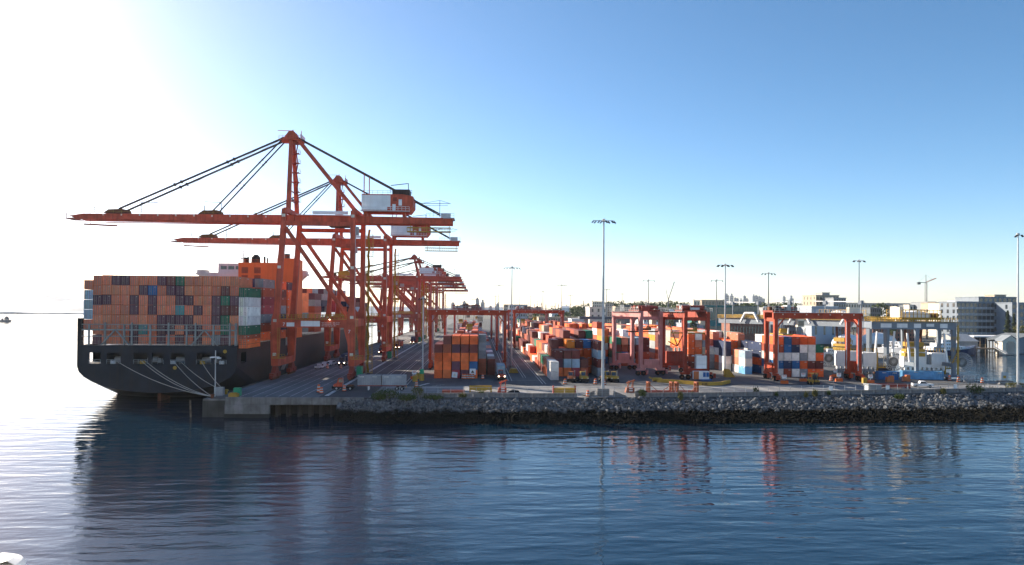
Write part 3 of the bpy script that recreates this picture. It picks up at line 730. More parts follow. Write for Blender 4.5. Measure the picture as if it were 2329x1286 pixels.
def shade(c, rn):
    k = rn.uniform(.8, 1.2); r = CL[c]; q = rn.uniform(-.03, .03) * r[0]
    return (max(.004, r[0] * k), max(.004, r[1] * k + q), max(.004, r[2] * k + q * .5), 1)
rn = random.Random(50)
for b in BOX[:300]:
    o = link('container', BODY[b['L'], b['door']]); o.location = (b['x'], b['y'], b['z']); o.scale = (b.get('sx', 1), 1, b['h'] / CH); o.color = shade(b['c'], rn)
    tag(o, f"{CN[b['c']]} container{'' if b['w'].startswith('in ') else ','} {b['w']}", 'container', b['g'])
    if b['door']:
        for d in DOORS: k = link('door', d, o); k.color = [v * rn.uniform(.9, 1.1) for v in o.color[:3]] + [1]
mass = MB(); cols = []
for b in BOX[300:]:
    mass.box(b['x'] - CW / 2, b['x'] + CW / 2, b['y'], b['y'] + b['L'], b['z'], b['z'] + b['h']); c = shade(b['c'], rn); cols += [c] * 6
me = mass.mesh('container_mass', M['paint_mass'])
at = me.attributes.new('tint', 'FLOAT_COLOR', 'FACE'); at.data.foreach_set('color', [v for c in cols for v in c])
o = tag(link('container_mass', me), 'rest of the stacked containers in the yard and on the ship, smaller or half hidden', 'containers', None, 'stuff')
# ================================================================== ship-to-shore cranes
XT, XB, XL = -57.9, -60.2, -37.6             # waterside leg at girder and ground level, landside leg
def sts(label, yn, yf, num, m='crane', big=True):
    """crane with its frames at Y = yn and yf; big: the tall type with the apex over the waterside legs"""
    ym = (yn + yf) / 2
    t = thing('ship_to_shore_crane', label, 'gantry crane', (-49, ym, DZ), 'ship-to-shore cranes on the berth')
    C = M[m]; gz0, gz1 = (52.0, 54.4) if big else (43.9, 46.2)
    pz0, pz1 = 20.0, 22.6
    for y in (yn, yf):
        sy = -1 if y == yn else 1
        g = MB(); g.taper([(XB, y, 8.6, 1.9, 1.6), (XB, y, 17, 2.6, 1.7), (XB + .2, y, pz1, 2.4, 1.8), (XB + .4, y, pz1 + 2, 1.6, 1.7), (XT, y, gz1 + 1, 1.35, 1.6)]); leg = obj('leg', g, C, t)
        g = MB(); g.taper([(XL, y, 8.6, 1.7, 1.6), (XL - .2, y, 15, 2.0, 1.7), (XL - .7, y, pz0, 3.4, 1.8), (XL - .6, y, pz1 + .3, 2.9, 1.8), (XL, y, pz1 + 3.5, 1.5, 1.7), (XL, y, gz1 + .6, 1.35, 1.6)]); leg2 = obj('leg', g, C, t)
        if y == yn:
            for lg, x, zs in ((leg, None, (gz0 + .9, 37.5, 21.6, 11.6)), (leg2, XL, (gz0 + .9, 37.5, 22.7, 11.6))):
                for z in zs:
                    xx = x if x else XB + (XT - XB) * max(0, (z - 22) / 32)
                    g = MB(); g.box(xx - .5, xx + .5, y - 1.02, y - .92, z, z + .85); obj('marker_plate', g, M['cream'], lg)
        g = MB(); g.box(XB + 1.2, XL - 1.6, y - .7, y + .7, pz0, pz1); pb = obj('portal_beam', g, C, t)
        g = MB(); g.bar((XT, y, gz0 - 1.0), (XL, y, gz0 - 1.0), 1.0, 1.2); obj('upper_beam', g, C, t)
        g = MB(); g.tube((XT + .3, y, gz0 - 2.2), (XL - 1.2, y, pz1 + .4), .62, n=10); obj('brace', g, C, t)
        g = MB(); g.rail((XB + 1.5, y + sy * .75, pz1), (XL - 1.5, y + sy * .75, pz1), 1.2, .08, 1.1); g.box(XB + 1.5, XL - 1.5, y + sy * .7, y + sy * 1.5, pz1 - .15, pz1 - .02); g.rail((XB + 1.5, y + sy * 1.45, pz1), (XL - 1.5, y + sy * 1.45, pz1), 1.2, .08, 1.1); obj('walkway', g, M['yellow'], t)
        if y == yn and num:
            g = MB(); g.box(XB + 3.4, XB + 5.7, y - .76, y - .71, pz0 + .3, pz0 + 1.5); obj('sign_panel', g, M['white'], pb)
            g = MB(); g.box(XB + 7.6, XB + 13.2, y - .76, y - .71, pz0 + .35, pz0 + 2.0); obj('sign_panel', g, M['white'], pb)
            letters(num, 1.45, M['white'], pb, (XB + 2.6, y - .72, pz0 + .45), (R(90), 0, 0), 'number')
            letters(num, 1.45, M['white'], leg2, (XL - .7, y - .96, pz0 - 1.6), (R(90), 0, 0), 'number')
            for k, tx in enumerate(('SWL Under Spreader - Single Lift 50LT', 'SWL Under Spreader - Twin Lift 65LT', 'SWL Under Cargo Beam 75LT')):
                letters(tx, .34, M['white'], pb, (XB + 13.7, y - .72, pz0 + 1.35 - k * .45), (R(90), 0, 0), 'capacity_lettering', 'LEFT')
            if num == '7':
                g = MB(); g.tube((XB + 16.1, y - 1.2, pz0 + 2.35), (XB + 16.1, y - 1.2, pz0 + 2.6), .22, .12, 8); obj('lamp', g, M['lit'], pb)
    for x in (XB, XL):                       # sill beams and bogies
        g = MB(); g.box(x - .8, x + .8, yn + .81, yf - .81, 8.4, 10.6); obj('sill_beam', g, C, t)
        g = MB(); g.box(x - .7, x + .7, yn + .91, yf - .91, pz0 + .2, pz1 - .1); obj('side_beam', g, C, t)
        for y in (yn, yf):
            g = MB(); g.add([(x - .6, y - 2.6, 6.4), (x + .6, y - 2.6, 6.4), (x + .6, y + 2.6, 6.4), (x - .6, y + 2.6, 6.4), (x - .6, y - .8, 8.5), (x + .6, y - .8, 8.5), (x + .6, y + .8, 8.5), (x - .6, y + .8, 8.5)], [(0, 1, 2, 3), (4, 7, 6, 5), (0, 4, 5, 1), (1, 5, 6, 2), (2, 6, 7, 3), (3, 7, 4, 0)])
            for d in (-2.2, 2.2): g.box(x - .65, x + .65, y + d - 1.7, y + d + 1.7, 5.4, 6.6)
            bg_ = obj('bogie', g, M['dark_red'] if big else C, t)
            for d in (-3.5, -2.4, -1.5, -.6, .6, 1.5, 2.4, 3.5): g = MB(); g.tube((x - .3, y + d, DZ + .42), (x + .3, y + d, DZ + .42), .42, n=10); obj('wheel', g, M['rust'], bg_)
            g = MB(); g.cbox((x, y + (-4.3 if y == yn else 4.3), 5.6), .8, .9, 1.0); obj('buffer', g, M['dark_red'], bg_)
    gy = (ym - 2.4, ym + 2.4)
    xend = -8.2 if big else -11; xtip = -124 if big else -97
    for y in gy:                             # twin box girders: landside girder and hinged boom
        g = MB(); g.prism([(XT + 1.4, gz0), (xend, gz0 + .2), (xend, gz1 - .3), (XT + 1.4, gz1)], 'y', y - .55, y + .55); gd = obj('girder', g, C, t)
        g = MB(); g.prism([(XT + 1.2, gz0), (XT + 1.2, gz1), (xtip + 4, gz1 - .4), (xtip, gz0 + 1.3), (xtip + 2, gz0 + .3)], 'y', y - .55, y + .55); g.box(xtip + 8, XT, y - .75, y + .75, gz0 - .14, gz0 - .01); bm = obj('boom', g, C, t)
        if y == gy[0]:
            n = 11
            for k in range(n): x = xtip + 10 + (XT - xtip - 12) * k / (n - 1); g = MB(); g.box(x - .2, x + .2, y - .6, y - .56, gz1 - .9, gz1 - .4); obj('marker_plate', g, M['cream'], bm)
        g = MB(); sgn = -1 if y == gy[0] else 1
        g.rail((xtip + 3, y + sgn * .5, gz1 - .3), (XT - 1, y + sgn * .5, gz1), 1.15, .06, 2.4); obj('boom_rail', g, M['yellow'], t)
        if sgn < 0:
            g = MB(); g.box(XT + 2, XL - 1, y - 1.9, y - .6, gz1 - .12, gz1); g.rail((XT + 3, y - 1.8, gz1), (XL - 1, y - 1.8, gz1), 1.2, .07, 1.5); g.box(XT + 7, XL - 2.5, y - 1.84, y - 1.8, gz1 + .15, gz1 + 1.1); obj('service_walkway', g, M['white'], t)
            g = MB()
            for k, x in enumerate((xtip + 7, xtip + 21, xtip + 40, xtip + 45)):
                h = (1.6, 3.2, 2.6, 3.6)[k]; g.bar((x, y, gz1), (x, y, gz1 + h), .18)
                if k in (0, 1, 3): g.bar((x, y, gz1 + h), (x + (5 if k < 2 else -5), y, gz1 + h + .1), .16)
            obj('davit', g, M['cable'], t)
    g = MB()
    for k in range(9): x = xtip + 6 + (XT - xtip - 8) * k / 8; g.box(x - .35, x + .35, gy[0] + .56, gy[1] - .56, gz0 + .4, gz1 - .5)
    for k in range(5): x = XT + 3 + (xend - XT - 4) * k / 4; g.box(x - .35, x + .35, gy[0] + .56, gy[1] - .56, gz0 + .4, gz1 - .5)
    obj('cross_tie', g, C, t)
    for x in (XT, XL): g = MB(); g.box(x - .6, x + .6, yn + .81, yf - .81, gz1 + .02, gz1 + 1.5); obj('cross_girder', g, C, t)
    # tip platform, end platform
    g = MB(); g.box(xtip - 1.6, xtip + 1.2, gy[0] - .6, gy[1] + .6, gz0 + .4, gz0 + .6); g.rail((xtip - 1.5, gy[0] - .5, gz0 + .6), (xtip + 1, gy[0] - .5, gz0 + .6), 1.2, .08, 1); g.rail((xtip - 1.5, gy[0] - .5, gz0 + .6), (xtip - 1.5, gy[1] + .5, gz0 + .6), 1.2, .08, 1); g.bar((xtip - 1.2, gy[0], gz0 + .6), (xtip - 1.2, gy[0], gz0 + 4), .14); g.bar((xtip + 4, gy[0], gz0 - 1.2), (xtip + 14, gy[0], gz0 - 1.6), .3, .5); g.bar((xtip + 6, gy[0], gz0 + .3), (xtip + 6, gy[0], gz0 - 1.2), .12); obj('tip_platform', g, M['dark_red'], t)
    g = MB(); g.box(xend - 3, xend + .6, gy[0] - 1.4, gy[1] + 1.4, gz1 - .5, gz1 - .3); g.rail((xend - 8, gy[0] - 1.3, gz1 - .2), (xend + .5, gy[0] - 1.3, gz1 - .2), 1.2, .09, 1); g.box(xend - 3.6, xend - .6, gy[0] - .5, gy[0] + 1, gz1 - .2, gz1 + 1.2); obj('end_platform', g, M['galv'], t)
    g = MB(); g.box(xend - 14, xend - .5, gy[0] - .9, gy[0] + .9, gz0 - 2.4, gz0 - 2.1); g.rail((xend - 14, gy[0] - .9, gz0 - 2.1), (xend - .5, gy[0] - .9, gz0 - 2.1), 1.1, .1, .9); [g.bar((x, gy[0], gz0 - 2.1), (x, gy[0], gz0), .15) for x in (xend - 13, xend - 8, xend - 1)]; g.bar((xend - 14, gy[0], gz0 - 1), (xend - .5, gy[0], gz0 - 1), .3, .35); obj('festoon_platform', g, M['yellow' if big else 'rust'], t)
    g = MB(); g.bar((xend - 10, gy[0], gz1 + 4.2), (xend - 1, gy[0], gz1 + 4.2), .14); g.bar((xend - 4, gy[0], gz1), (xend - 4, gy[0], gz1 + 5.2), .16); g.bar((xend - 4, gy[0], gz1 + 5.2), (xend - 9.5, gy[0], gz1 + 4.2), .1); g.bar((xend - 4, gy[0], gz1 + 5.2), (xend - .5, gy[0], gz1 + 4.2), .1); g.bar((xend - 9, gy[0], gz1 + 3.5), (xend - 1.5, gy[0], gz1 + 3.6), .1); obj('jib', g, M['cable'], t)
    # apex frame
    ax, az = (-58.3, 79.2) if big else (-40.2, 58.0)
    lx = XT if big else XL
    for y, yl in ((ym - 1.3, ym - 5.2), (ym + 1.3, ym + 5.2)):
        g = MB(); g.taper([(lx, yl, gz1 + 1.5, 1.25, 1.2), (ax, y, az - .5, 1.0, 1.0)]); obj('apex_leg', g, C, t)
    g = MB(); n = 7 if big else 3
    for k in range(1, n + 1):
        f = k / (n + .6); z = gz1 + 1.5 + (az - gz1 - 2) * f; hw = 5.2 + (1.3 - 5.2) * f; x = lx + (ax - lx) * f
        g.bar((x, ym - hw, z), (x, ym + hw, z), .3); g.box(x + .7, x + 2.2, ym - 1.2, ym + 1.2, z - .08, z); g.rail((x + 2.2, ym - 1.2, z), (x + 2.2, ym + 1.2, z), 1.1, .08, 1.2)
        g.bar((x + 1.4, ym + (.9 if k % 2 else -.9), z), (x + 1.4, ym + (-.9 if k % 2 else .9), z + (az - gz1 - 2) / (n + .6)), .3, .2)
    obj('ladder_stage', g, M['dark_red'], t)
    g = MB(); g.prism([(ax - 2.6, az - 1.4), (ax + 2.6, az - 1.4), (ax + 1.0, az + 1.2), (ax - .6, az + 1.3)], 'y', ym - 2.0, ym + 2.0); g.box(ax - 3.4, ax + 3.2, ym - 2.8, ym + 2.8, az - 1.6, az - 1.42); g.rail((ax - 3.4, ym - 2.8, az - 1.4), (ax + 3.2, ym - 2.8, az - 1.4), 1.1, .08, 1.1); g.rail((ax + 3.2, ym - 2.8, az - 1.4), (ax + 3.2, ym + 2.8, az - 1.4), 1.6, .12, .9); g.bar((ax - 4.5, ym, az + 1.8), (ax + .2, ym, az + 1.8), .16); g.bar((ax + .2, ym, az + 1), (ax + .2, ym, az + 2.1), .25); g.bar((ax + 3, ym - 1, az - 1), (ax + 3, ym - 1, az + 1.6), .16); obj('apex_head', g, C, t)
    if big:
        for y, yl in ((ym - 1.6, gy[0]), (ym + 1.6, gy[1])): g = MB(); g.tube((ax + 2, y, az - 1.2), (XL - .6, yl + (.0), gz1 + 1.4), .55, n=10); obj('backstay_strut', g, C, t)
    stays = ((-109.6, 1.2, .24), (-81.4, 1.1, .17)) if big else ((-90, 1.0, .2), (-70, .9, .14))
    for y, yl in ((ym - 1.6, gy[0]), (ym + 1.6, gy[1])):
        for sx, dz, r in stays:
            g = MB(); g.bar((ax - 2.2, y, az - .8), (sx, yl, gz1 + dz), r * 2); 
            for f in ((.3, .34, .62, .66) if big else (.5,)):
                p = Vector((ax - 2.2, y, az - .8)).lerp(Vector((sx, yl, gz1 + dz)), f); q = Vector((ax - 2.2, y, az - .8)).lerp(Vector((sx, yl, gz1 + dz)), f + .008); g.bar(p, q, r * 3.6)
            obj('forestay', g, M['cable'], t)
        g = MB(); g.bar((ax + 2.4, y, az - .8), (xend - 4, yl, gz1 + 1), .38 if big else .34); obj('backstay', g, M['cable'], t)
        g = MB(); g.bar((ax - 2.4, y * .5 + ym * .5, az - .2), (stays[0][0] + 6, yl * .5 + ym * .5, gz1 + 1), .07); obj('boom_hoist_rope', g, M['steel'], t)
    for sx, dz, r in stays: g = MB(); g.prism([(sx - 4.5, gz1 - .1), (sx + 1.5, gz1 - .1), (sx + 1.2, gz1 + 1.2), (sx - 3, gz1 + 1.0)], 'y', gy[0] - .4, gy[1] + .4); obj('stay_bracket', g, M['rust'], t)
    if big:
        for dx in (0, 1.1): g = MB(); f = .48; p = Vector((ax + 2.4, ym, az - .8)).lerp(Vector((xend - 4, ym, gz1 + 1)), (XL + 2 + dx - ax - 2.4) / (xend - 4 - ax - 2.4)); g.bar((XL + 2 + dx, gy[0] + dx * 3, gz1), (p.x, gy[0] + dx * 3, p.z), .28); obj('stay_post', g, C, t)
    # machine house
    a, b = (-36.0, -20.3) if big else (-36.5, -22); hz0, hz1 = gz1 + 1.4, gz1 + (6.6 if big else 5.2)
    g = MB(); g.prism([(a, hz0), (b - 1.2, hz0), (b, hz0 + 1.6), (b, hz1 - .6), (b - 3.2, hz1), (a, hz1 - .1)], 'y', ym - 4.6, ym + 4.6)
    for x in (a + 1, b - 3): g.box(x - .4, x + .4, gy[0] - .5, gy[1] + .5, gz1 - .05, hz0)
    mh = obj('machine_house', g, C, t)
    g = MB(); g.box(a + .1, a + 8.8, ym - 4.72, ym - 4.61, hz0 + 1.2, hz1 - .4); obj('wall_panel', g, M['white'], mh)
    g = MB(); g.box(a - .2, b - 1, ym - 6.0, ym - 4.62, hz0 - .2, hz0 - .05); g.rail((a - .2, ym - 5.95, hz0), (b - 1, ym - 5.95, hz0), 1.2, .09, 1.1); g.box(a + .3, a + 8, ym - 5.99, ym - 5.96, hz0 + .1, hz0 + 1.05); obj('walkway', g, M['white'], mh)
    for x, z in ((b - 4.4, hz0 + 1.7), (a + 9.4, hz0 + .2)): g = MB(); g.box(x, x + 1.0, ym - 4.68, ym - 4.61, z, z + 1.9); obj('door', g, M['white'], mh)
    g = MB(); g.box(a + 9.6, a + 10.8, ym - 4.9, ym - 4.61, hz1 - 2.2, hz1 - 1); obj('vent_box', g, M['dark_red'], mh)
    g = MB(); g.rail((a + .2, ym - 4.5, hz1 - .1), (b - 3, ym - 4.5, hz1), 1.1, .06, 1.4); g.box(b - 6.5, b - 1.2, ym - 3.4, ym + 2, hz1 + .0, hz1 + 1.7); g.rail((b - 7, ym - 4.4, hz1 + .2), (b - .4, ym - 4.4, hz1), 1.3, .1, .8); g.bar((b - 1.6, ym - 3, hz1), (b - 1.6, ym - 3, hz1 + 3.6), .2); g.bar((b - 1.6, ym - 3, hz1 + 3.6), (b - 7, ym - 3, hz1 + 2.9), .2); obj('roof_hoist', g, M['cable'], mh)
    # trolley, cab and hanging spreader
    tx = (XL + XT) / 2 + (5 if num == '7' else -7.8)
    g = MB(); g.box(tx - 3.5, tx + 3.5, gy[0] + .7, gy[1] - .7, gz0 - 1.0, gz0 + .2); tr = obj('trolley', g, M['rust'], t)
    g = MB(); g.box(tx + 3.0, tx + 5.4, gy[0] - .2, gy[0] + 2.2, gz0 - 3.4, gz0 - .9); obj('operator_cab', g, M['steel'], t)
    sz = gz0 - (3.4 if num == '7' else 13.5)
    if num != '7':
        g = MB()
        for dx in (-2.4, 2.4):
            for y in (ym - 1, ym + 1): g.bar((tx + dx * .8, y, gz0 - 1), (tx + dx, y, sz + .9), .06)
        obj('hoist_rope', g, M['cable'], t)
        g = MB(); g.cbox((tx, ym, sz + 1.3), 4.6, 2.2, 1.0); g.cbox((tx, ym, sz), 2.4, 12, .6); g.cbox((tx, ym, sz + 2.2), 3.2, 1.6, .9); [g.tube((tx + d, ym - .9, sz + 2.0), (tx + d, ym + .9, sz + 2.0), .6, n=10) for d in (-1.7, 1.7)]; obj('spreader', g, M['yellow'], t)
    # stair tower on the landside leg, ladder on the front leg
    g = MB(); sx = XL + 2.4; sy_ = yf - 1.0
    z = DZ + .5; k = 0
    while z < (gz0 - 2 if big else gz0 - 4):
        g.box(sx - .9, sx + .9, sy_ - 1.4, sy_ + 1.4, z - .07, z); g.rail((sx - .9, sy_ - 1.4, z), (sx + .9, sy_ - 1.4, z), 1.1, .08, .9); g.rail((sx + .9, sy_ - 1.4, z), (sx + .9, sy_ + 1.4, z), 1.1, .08, 1.4)
        g.bar((sx - .4, sy_ + (-1.2 if k % 2 else 1.2), z), (sx - .4, sy_ + (1.2 if k % 2 else -1.2), z + 2.9), .7, .12); z += 2.9; k += 1
    for dx in (-.9, .9):
        for dy in (-1.4, 1.4): g.bar((sx + dx, sy_ + dy, DZ), (sx + dx, sy_ + dy, z - 2), .12)
    obj('stair_tower', g, M['yellow'], t)
    for x, z0, z1 in ((XL + 1.15, 10.8, 23.4), (XB + .9, 11, 20)):
        g = MB(); [g.bar((x + d, yn - 1.0, z0), (x + d, yn - 1.0, z1), .07) for d in (0, .55)]; n = int((z1 - z0) / .45); [g.bar((x, yn - 1.0, z0 + i * .45), (x + .55, yn - 1.0, z0 + i * .45), .06) for i in range(n)]
        g.box(x - 1.2, x + 2.4, yn - 1.9, yn - .95, z0 - .12, z0); g.rail((x - 1.2, yn - 1.85, z0), (x + 2.4, yn - 1.85, z0), 1.1, .09, .8); obj('ladder', g, M['yellow'], t)
    g = MB(); g.box(XL + .9, XL + 2.4, yn + 3, yn + 6, DZ + .9, DZ + 3.6); obj('cabinet', g, M['green'], t)
    # girder-mounted cable reel on the berth side
    g = MB(); g.tube((XB - .9, ym - .3, 18.5), (XB - .9, ym + .3, 18.5), 2.4, n=20); obj('cable_reel', g, M['rust'], t) if False else None
    # pale conduits on the frames' sunlit edges
    g = MB(); [g.tube((XL + .72, y - .4, 24), (XL + .72, y - .4, gz0 - 1.5), .11, n=6) for y in (yn, yf)]; obj('conduit', g, M['galv'], t)
    return t
sts('nearest and tallest red ship-to-shore crane, numbered 7, with white panel on its machine house', 219, 238, '7')
sts('second tall red quay crane, numbered 6, standing behind crane 7 with its yellow spreader hanging', 294, 313, '6')
for i, (y, nm) in enumerate(((446, '5'), (484, None), (560, None), (650, None), (770, None))):
    sts(('lower red quay crane, first behind crane 6, with apex over its landside legs', 'low red quay crane right behind the first low one', 'low red quay crane third in the far row', 'low red quay crane fourth in the far row', 'farthest low red quay crane at the end of the berth')[i], y, y + 18, nm, 'crane_far', False)

# ================================================================== rubber-tyred gantries
def rtg(label, loc, rz=0.0, m='rtg', tf=.3, gauge=26.3, box=None, epow=True, group='rubber-tyred gantry cranes in the yard'):
    t = thing('yard_gantry_crane', label, 'gantry crane', (0, 0, 0), group); C = M[m]
    h = gauge / 2; d = 3.5
    for x in (-h, h):
        for y in (-d, d):
            g = MB(); g.taper([(x, y, 2.4, 1.1, 1.0), (x, y, 17.5, 1.2, 1.1), (x * .99, y, 19.1, 1.5, 1.1)]); lg = obj('leg', g, C, t)
            g = MB(); g.tube((x + (.6 if x < 0 else -.6), y - .5, 3.2), (x + (.6 if x < 0 else -.6), y - .5, 19), .13, n=6); obj('conduit', g, M['galv'], lg)
            for dy in (-1.0, 1.0):
                g = MB(); g.tube((x - .35, y + dy * .95, .78), (x + .35, y + dy * .95, .78), .78, n=14); wl = obj('wheel', g, M['rubber'], t)
                g = MB(); g.tube((x - .38, y + dy * .95, .78), (x + .38, y + dy * .95, .78), .36, n=10); obj('hub', g, M['rust'], wl)
            g = MB(); g.box(x - .45, x + .45, y - 1.5, y + 1.5, 1.62, 2.3); g.box(x - .55, x + .55, y - 2.5, y - 2.0, .5, 1.9); obj('bogie', g, C, t)
        g = MB(); g.box(x - .5, x + .5, -d - .9, d + .9, 2.4, 3.5) if False else g.box(x - .45, x + .45, -d + .5, d - .5, 2.35, 3.5); obj('sill_beam', g, C, t)
        g = MB(); g.box(x - .4, x + .4, -d + .55, d - .55, 18.2, 19.3); obj('end_tie', g, C, t)
    for y in (-d, d):
        g = MB(); g.box(-h - .9, h + .9, y - .5, y + .5, 19.1, 21.0); gd = obj('girder', g, C, t)
        s = -1 if y < 0 else 1
        g = MB(); g.box(-h - .9, h + .9, y + s * .55, y + s * 1.3, 20.9, 21.0); g.rail((-h - .9, y + s * 1.25, 21), (h + .9, y + s * 1.25, 21), 1.1, .06, 1.6); obj('walkway', g, M['galv'], t)
        if y < 0:
            for k in range(7): x = -h + 2 + k * (2 * h - 4) / 6; g = MB(); g.cbox((x, y - .56, 20.4), .35, .1, .35); obj('floodlight', g, M['cream'], gd)
            [obj('knee_brace', MB().bar((q * (h - .3), y - .5, 16.5), (q * (h - 2.6), y - .5, 19.3), .35), C, t) for q in (-1, 1)]
    tx = -h + 2 * h * tf
    g = MB(); g.box(tx - 4.2, tx + 4.2, -d - .3, d + .3, 21.0, 21.6); tr = obj('trolley', g, M['dark_red'], t)
    rr = random.Random(len(label))
    for k in range(9):
        g = MB(); x = tx - 3.6 + k * .85; hh = rr.uniform(.6, 2.2)
        if k % 3: g.tube((x, -d, 21.6 + .7), (x, d, 22.3), rr.uniform(.4, .75), n=9)
        else: g.box(x - .6, x + .6, rr.uniform(-3, 0), rr.uniform(.5, 3), 21.6, 21.6 + hh)
        obj('machinery', g, M[('dark_red', 'rust', 'black', 'galv')[rr.randrange(4)]], tr)
    g = MB(); g.rail((tx - 4.2, -d - .25, 21.6), (tx + 4.2, -d - .25, 21.6), 1.1, .08, .9); g.bar((tx + 3, -2, 21.6), (tx + 3, -2, 25), .2); g.bar((tx + 3, -2, 25), (tx + .5, -2, 24.6), .16); g.bar((tx - 3.4, 1, 21.6), (tx - 3.4, 1, 24), .14); obj('trolley_rail', g, M['steel'], tr)
    g = MB(); g.box(tx + 2.8, tx + 4.8, -d - 2.2, -d - .6, 16.6, 19.0); cb = obj('operator_cab', g, M['cream'], t)
    g = MB(); g.box(tx + 2.9, tx + 4.7, -d - 2.26, -d - 2.21, 17.0, 18.5); obj('window', g, M['glass'], cb)
    sz = 14.0 if not box else box
    g = MB(); [g.bar((tx + a, b, 21), (tx + a * .9, b, sz + 1.2), .07) for a in (-1.6, 1.6) for b in (-2.2, 2.2)]; obj('hoist_rope', g, M['cable'], t)
    g = MB(); g.cbox((tx, 0, sz + 1.0), 2.2, 4.0, .7); g.cbox((tx, 0, sz + .2), 2.3, 12, .35); [g.tube((tx - 1, b, sz + 1.6), (tx + 1, b, sz + 1.6), .45, n=8) for b in (-1.6, 1.6)]; obj('spreader', g, M['yellow'] if m != 'pink' else M['rust'], t)
    if epow:
        g = MB(); g.box(h - .9, h + .9, -2.2, 2.2, 3.52, 5.9); obj('power_unit', g, C, t)
        g = MB(); g.box(-h - .8, -h + .8, -2.6, 2.6, 3.52, 5.2); obj('electrical_house', g, C, t)
    g = MB(); g.rail((h + .6, -d, 3.6), (h + .6, d, 3.6), 1.1, .07, 1); g.bar((h + .55, -d - .6, 3.5), (h + .55, -d - .6, 20), .1); g.bar((h + .95, -d - .6, 3.5), (h + .95, -d - .6, 20), .1); [g.bar((h + .55, -d - .6, 3.6 + k * .9), (h + .95, -d - .6, 3.6 + k * .9), .08) for k in range(18)]; obj('access_ladder', g, M['steel'], t)
    t.location = loc; t.rotation_euler = (0, 0, rz)
    return t
g1 = rtg('red yard gantry straddling the orange stack block nearest the wharf', (-3.6, 261.5, DZ), 0, 'rtg', .52)
rtg('red yard gantry next behind the wharf-side one, over the same stacks', (-3.6, 372, DZ), 0, 'rtg', .3)
rtg('farther red yard gantry down the same lane, mostly hidden by the two nearer ones', (-3.6, 520, DZ), 0, 'crane_far', .6)
rtg('red yard gantry spanning the stacks far behind the yellow tractors', (33.0, 398, DZ), 0, 'rtg', .18)
rtg('second distant red gantry over the far stacks behind the tractors', (34.0, 500, DZ), 0, 'crane_far', .7)
g3 = rtg('bright red yard gantry standing over the blue and white container block', (104.5, 222.5, DZ), 0, 'rtg', .12)
# the red gantry turned across its lane, seen end on
g2 = rtg('dark red yard gantry turned end-on, with white cabinet on its sill', (67.6, 235.2, DZ), R(90), 'rtg_dark', .25, gauge=26.3, box=None, epow=False)
gp_ = rtg('faded pink yard gantry turned askew behind the dark red one', (54.3, 247.0, DZ), R(90 + 12), 'pink', .22, gauge=22.5)
# white cabinet and power skid on the near sill of the end-on gantry
t = thing('engine_house', 'dark red engine housing standing between the end-on gantry legs', 'engine housing', (66, 243, DZ))
g = MB(); g.box(63.4, 69.0, 241.5, 244.5, DZ + 3.6, DZ + 7.6); obj('housing', g, M['rtg_dark'], t)
for k in range(5): g = MB(); g.box(63.8 + k * 1.05, 64.5 + k * 1.05, 241.38, 241.48, DZ + 4.2, DZ + 6.8); obj('louvre', g, M['dark_red'], t)
g = MB(); g.rail((63.4, 241.4, DZ + 7.6), (69, 241.4, DZ + 7.6), 1.1, .1, .8); [g.tube((64.2 + k * 1.3, 243, DZ + 7.6), (64.2 + k * 1.3, 243, DZ + 8.8), .42, n=8) for k in range(4)]; obj('silencer', g, M['cream'], t)
t = thing('cable_truss', 'orange bracing truss hanging inside the end-on gantry', 'truss', (66, 240, DZ))
for a, b in (((63.6, 239, 17), (66.4, 239, 9.5)), ((69.2, 239, 15.5), (66.4, 239, 9.5)), ((63.6, 240, 11), (66.4, 240, 9.5))): g = MB(); g.bar((a[0], a[1], a[2] + DZ), (b[0], b[1], b[2] + DZ), .35); obj('strut', g, M['orange'], t)
t = thing('electrical_cabinet', 'white slatted electrical cabinet standing on the sill of the end-on gantry', 'cabinet', (67.8, 221, DZ + 3.5))
for k in range(3): g = MB(); g.box(67.1, 70.1, 220.0, 221.6, DZ + 3.55 + k * 1.33, DZ + 4.82 + k * 1.33); obj('panel', g, M['white'], t)
g = MB(); g.box(65.8, 67.0, 220.2, 221.4, DZ + 7.3, DZ + 7.45); g.box(66.92, 67.08, 220.0, 221.5, DZ + 3.52, DZ + 7.5); g.box(70.12, 70.3, 220.0, 221.5, DZ + 3.52, DZ + 7.5); obj('frame', g, M['galv'], t)
t = thing('generator_skid', 'pale blue and white generator skid with orange end beneath the end-on gantry', 'generator', (68.2, 218.6, DZ))
g = MB(); g.box(65.8, 70.4, 218.0, 219.8, DZ + .5, DZ + 2.9); obj('housing', g, M['white'], t)
g = MB(); g.box(65.6, 67.2, 217.9, 217.99, DZ + .5, DZ + 2.9); obj('end_panel', g, M['orange'], t)
for x in (68.5, 69.5): g = MB(); g.box(x, x + .8, 217.9, 217.99, DZ + 1.2, DZ + 2.6); obj('vent', g, M['blue'], t)
g = MB(); g.box(67.7, 71.2, 217.6, 219.9, DZ + .15, DZ + .5); obj('skid_base', g, M['blue'], t)
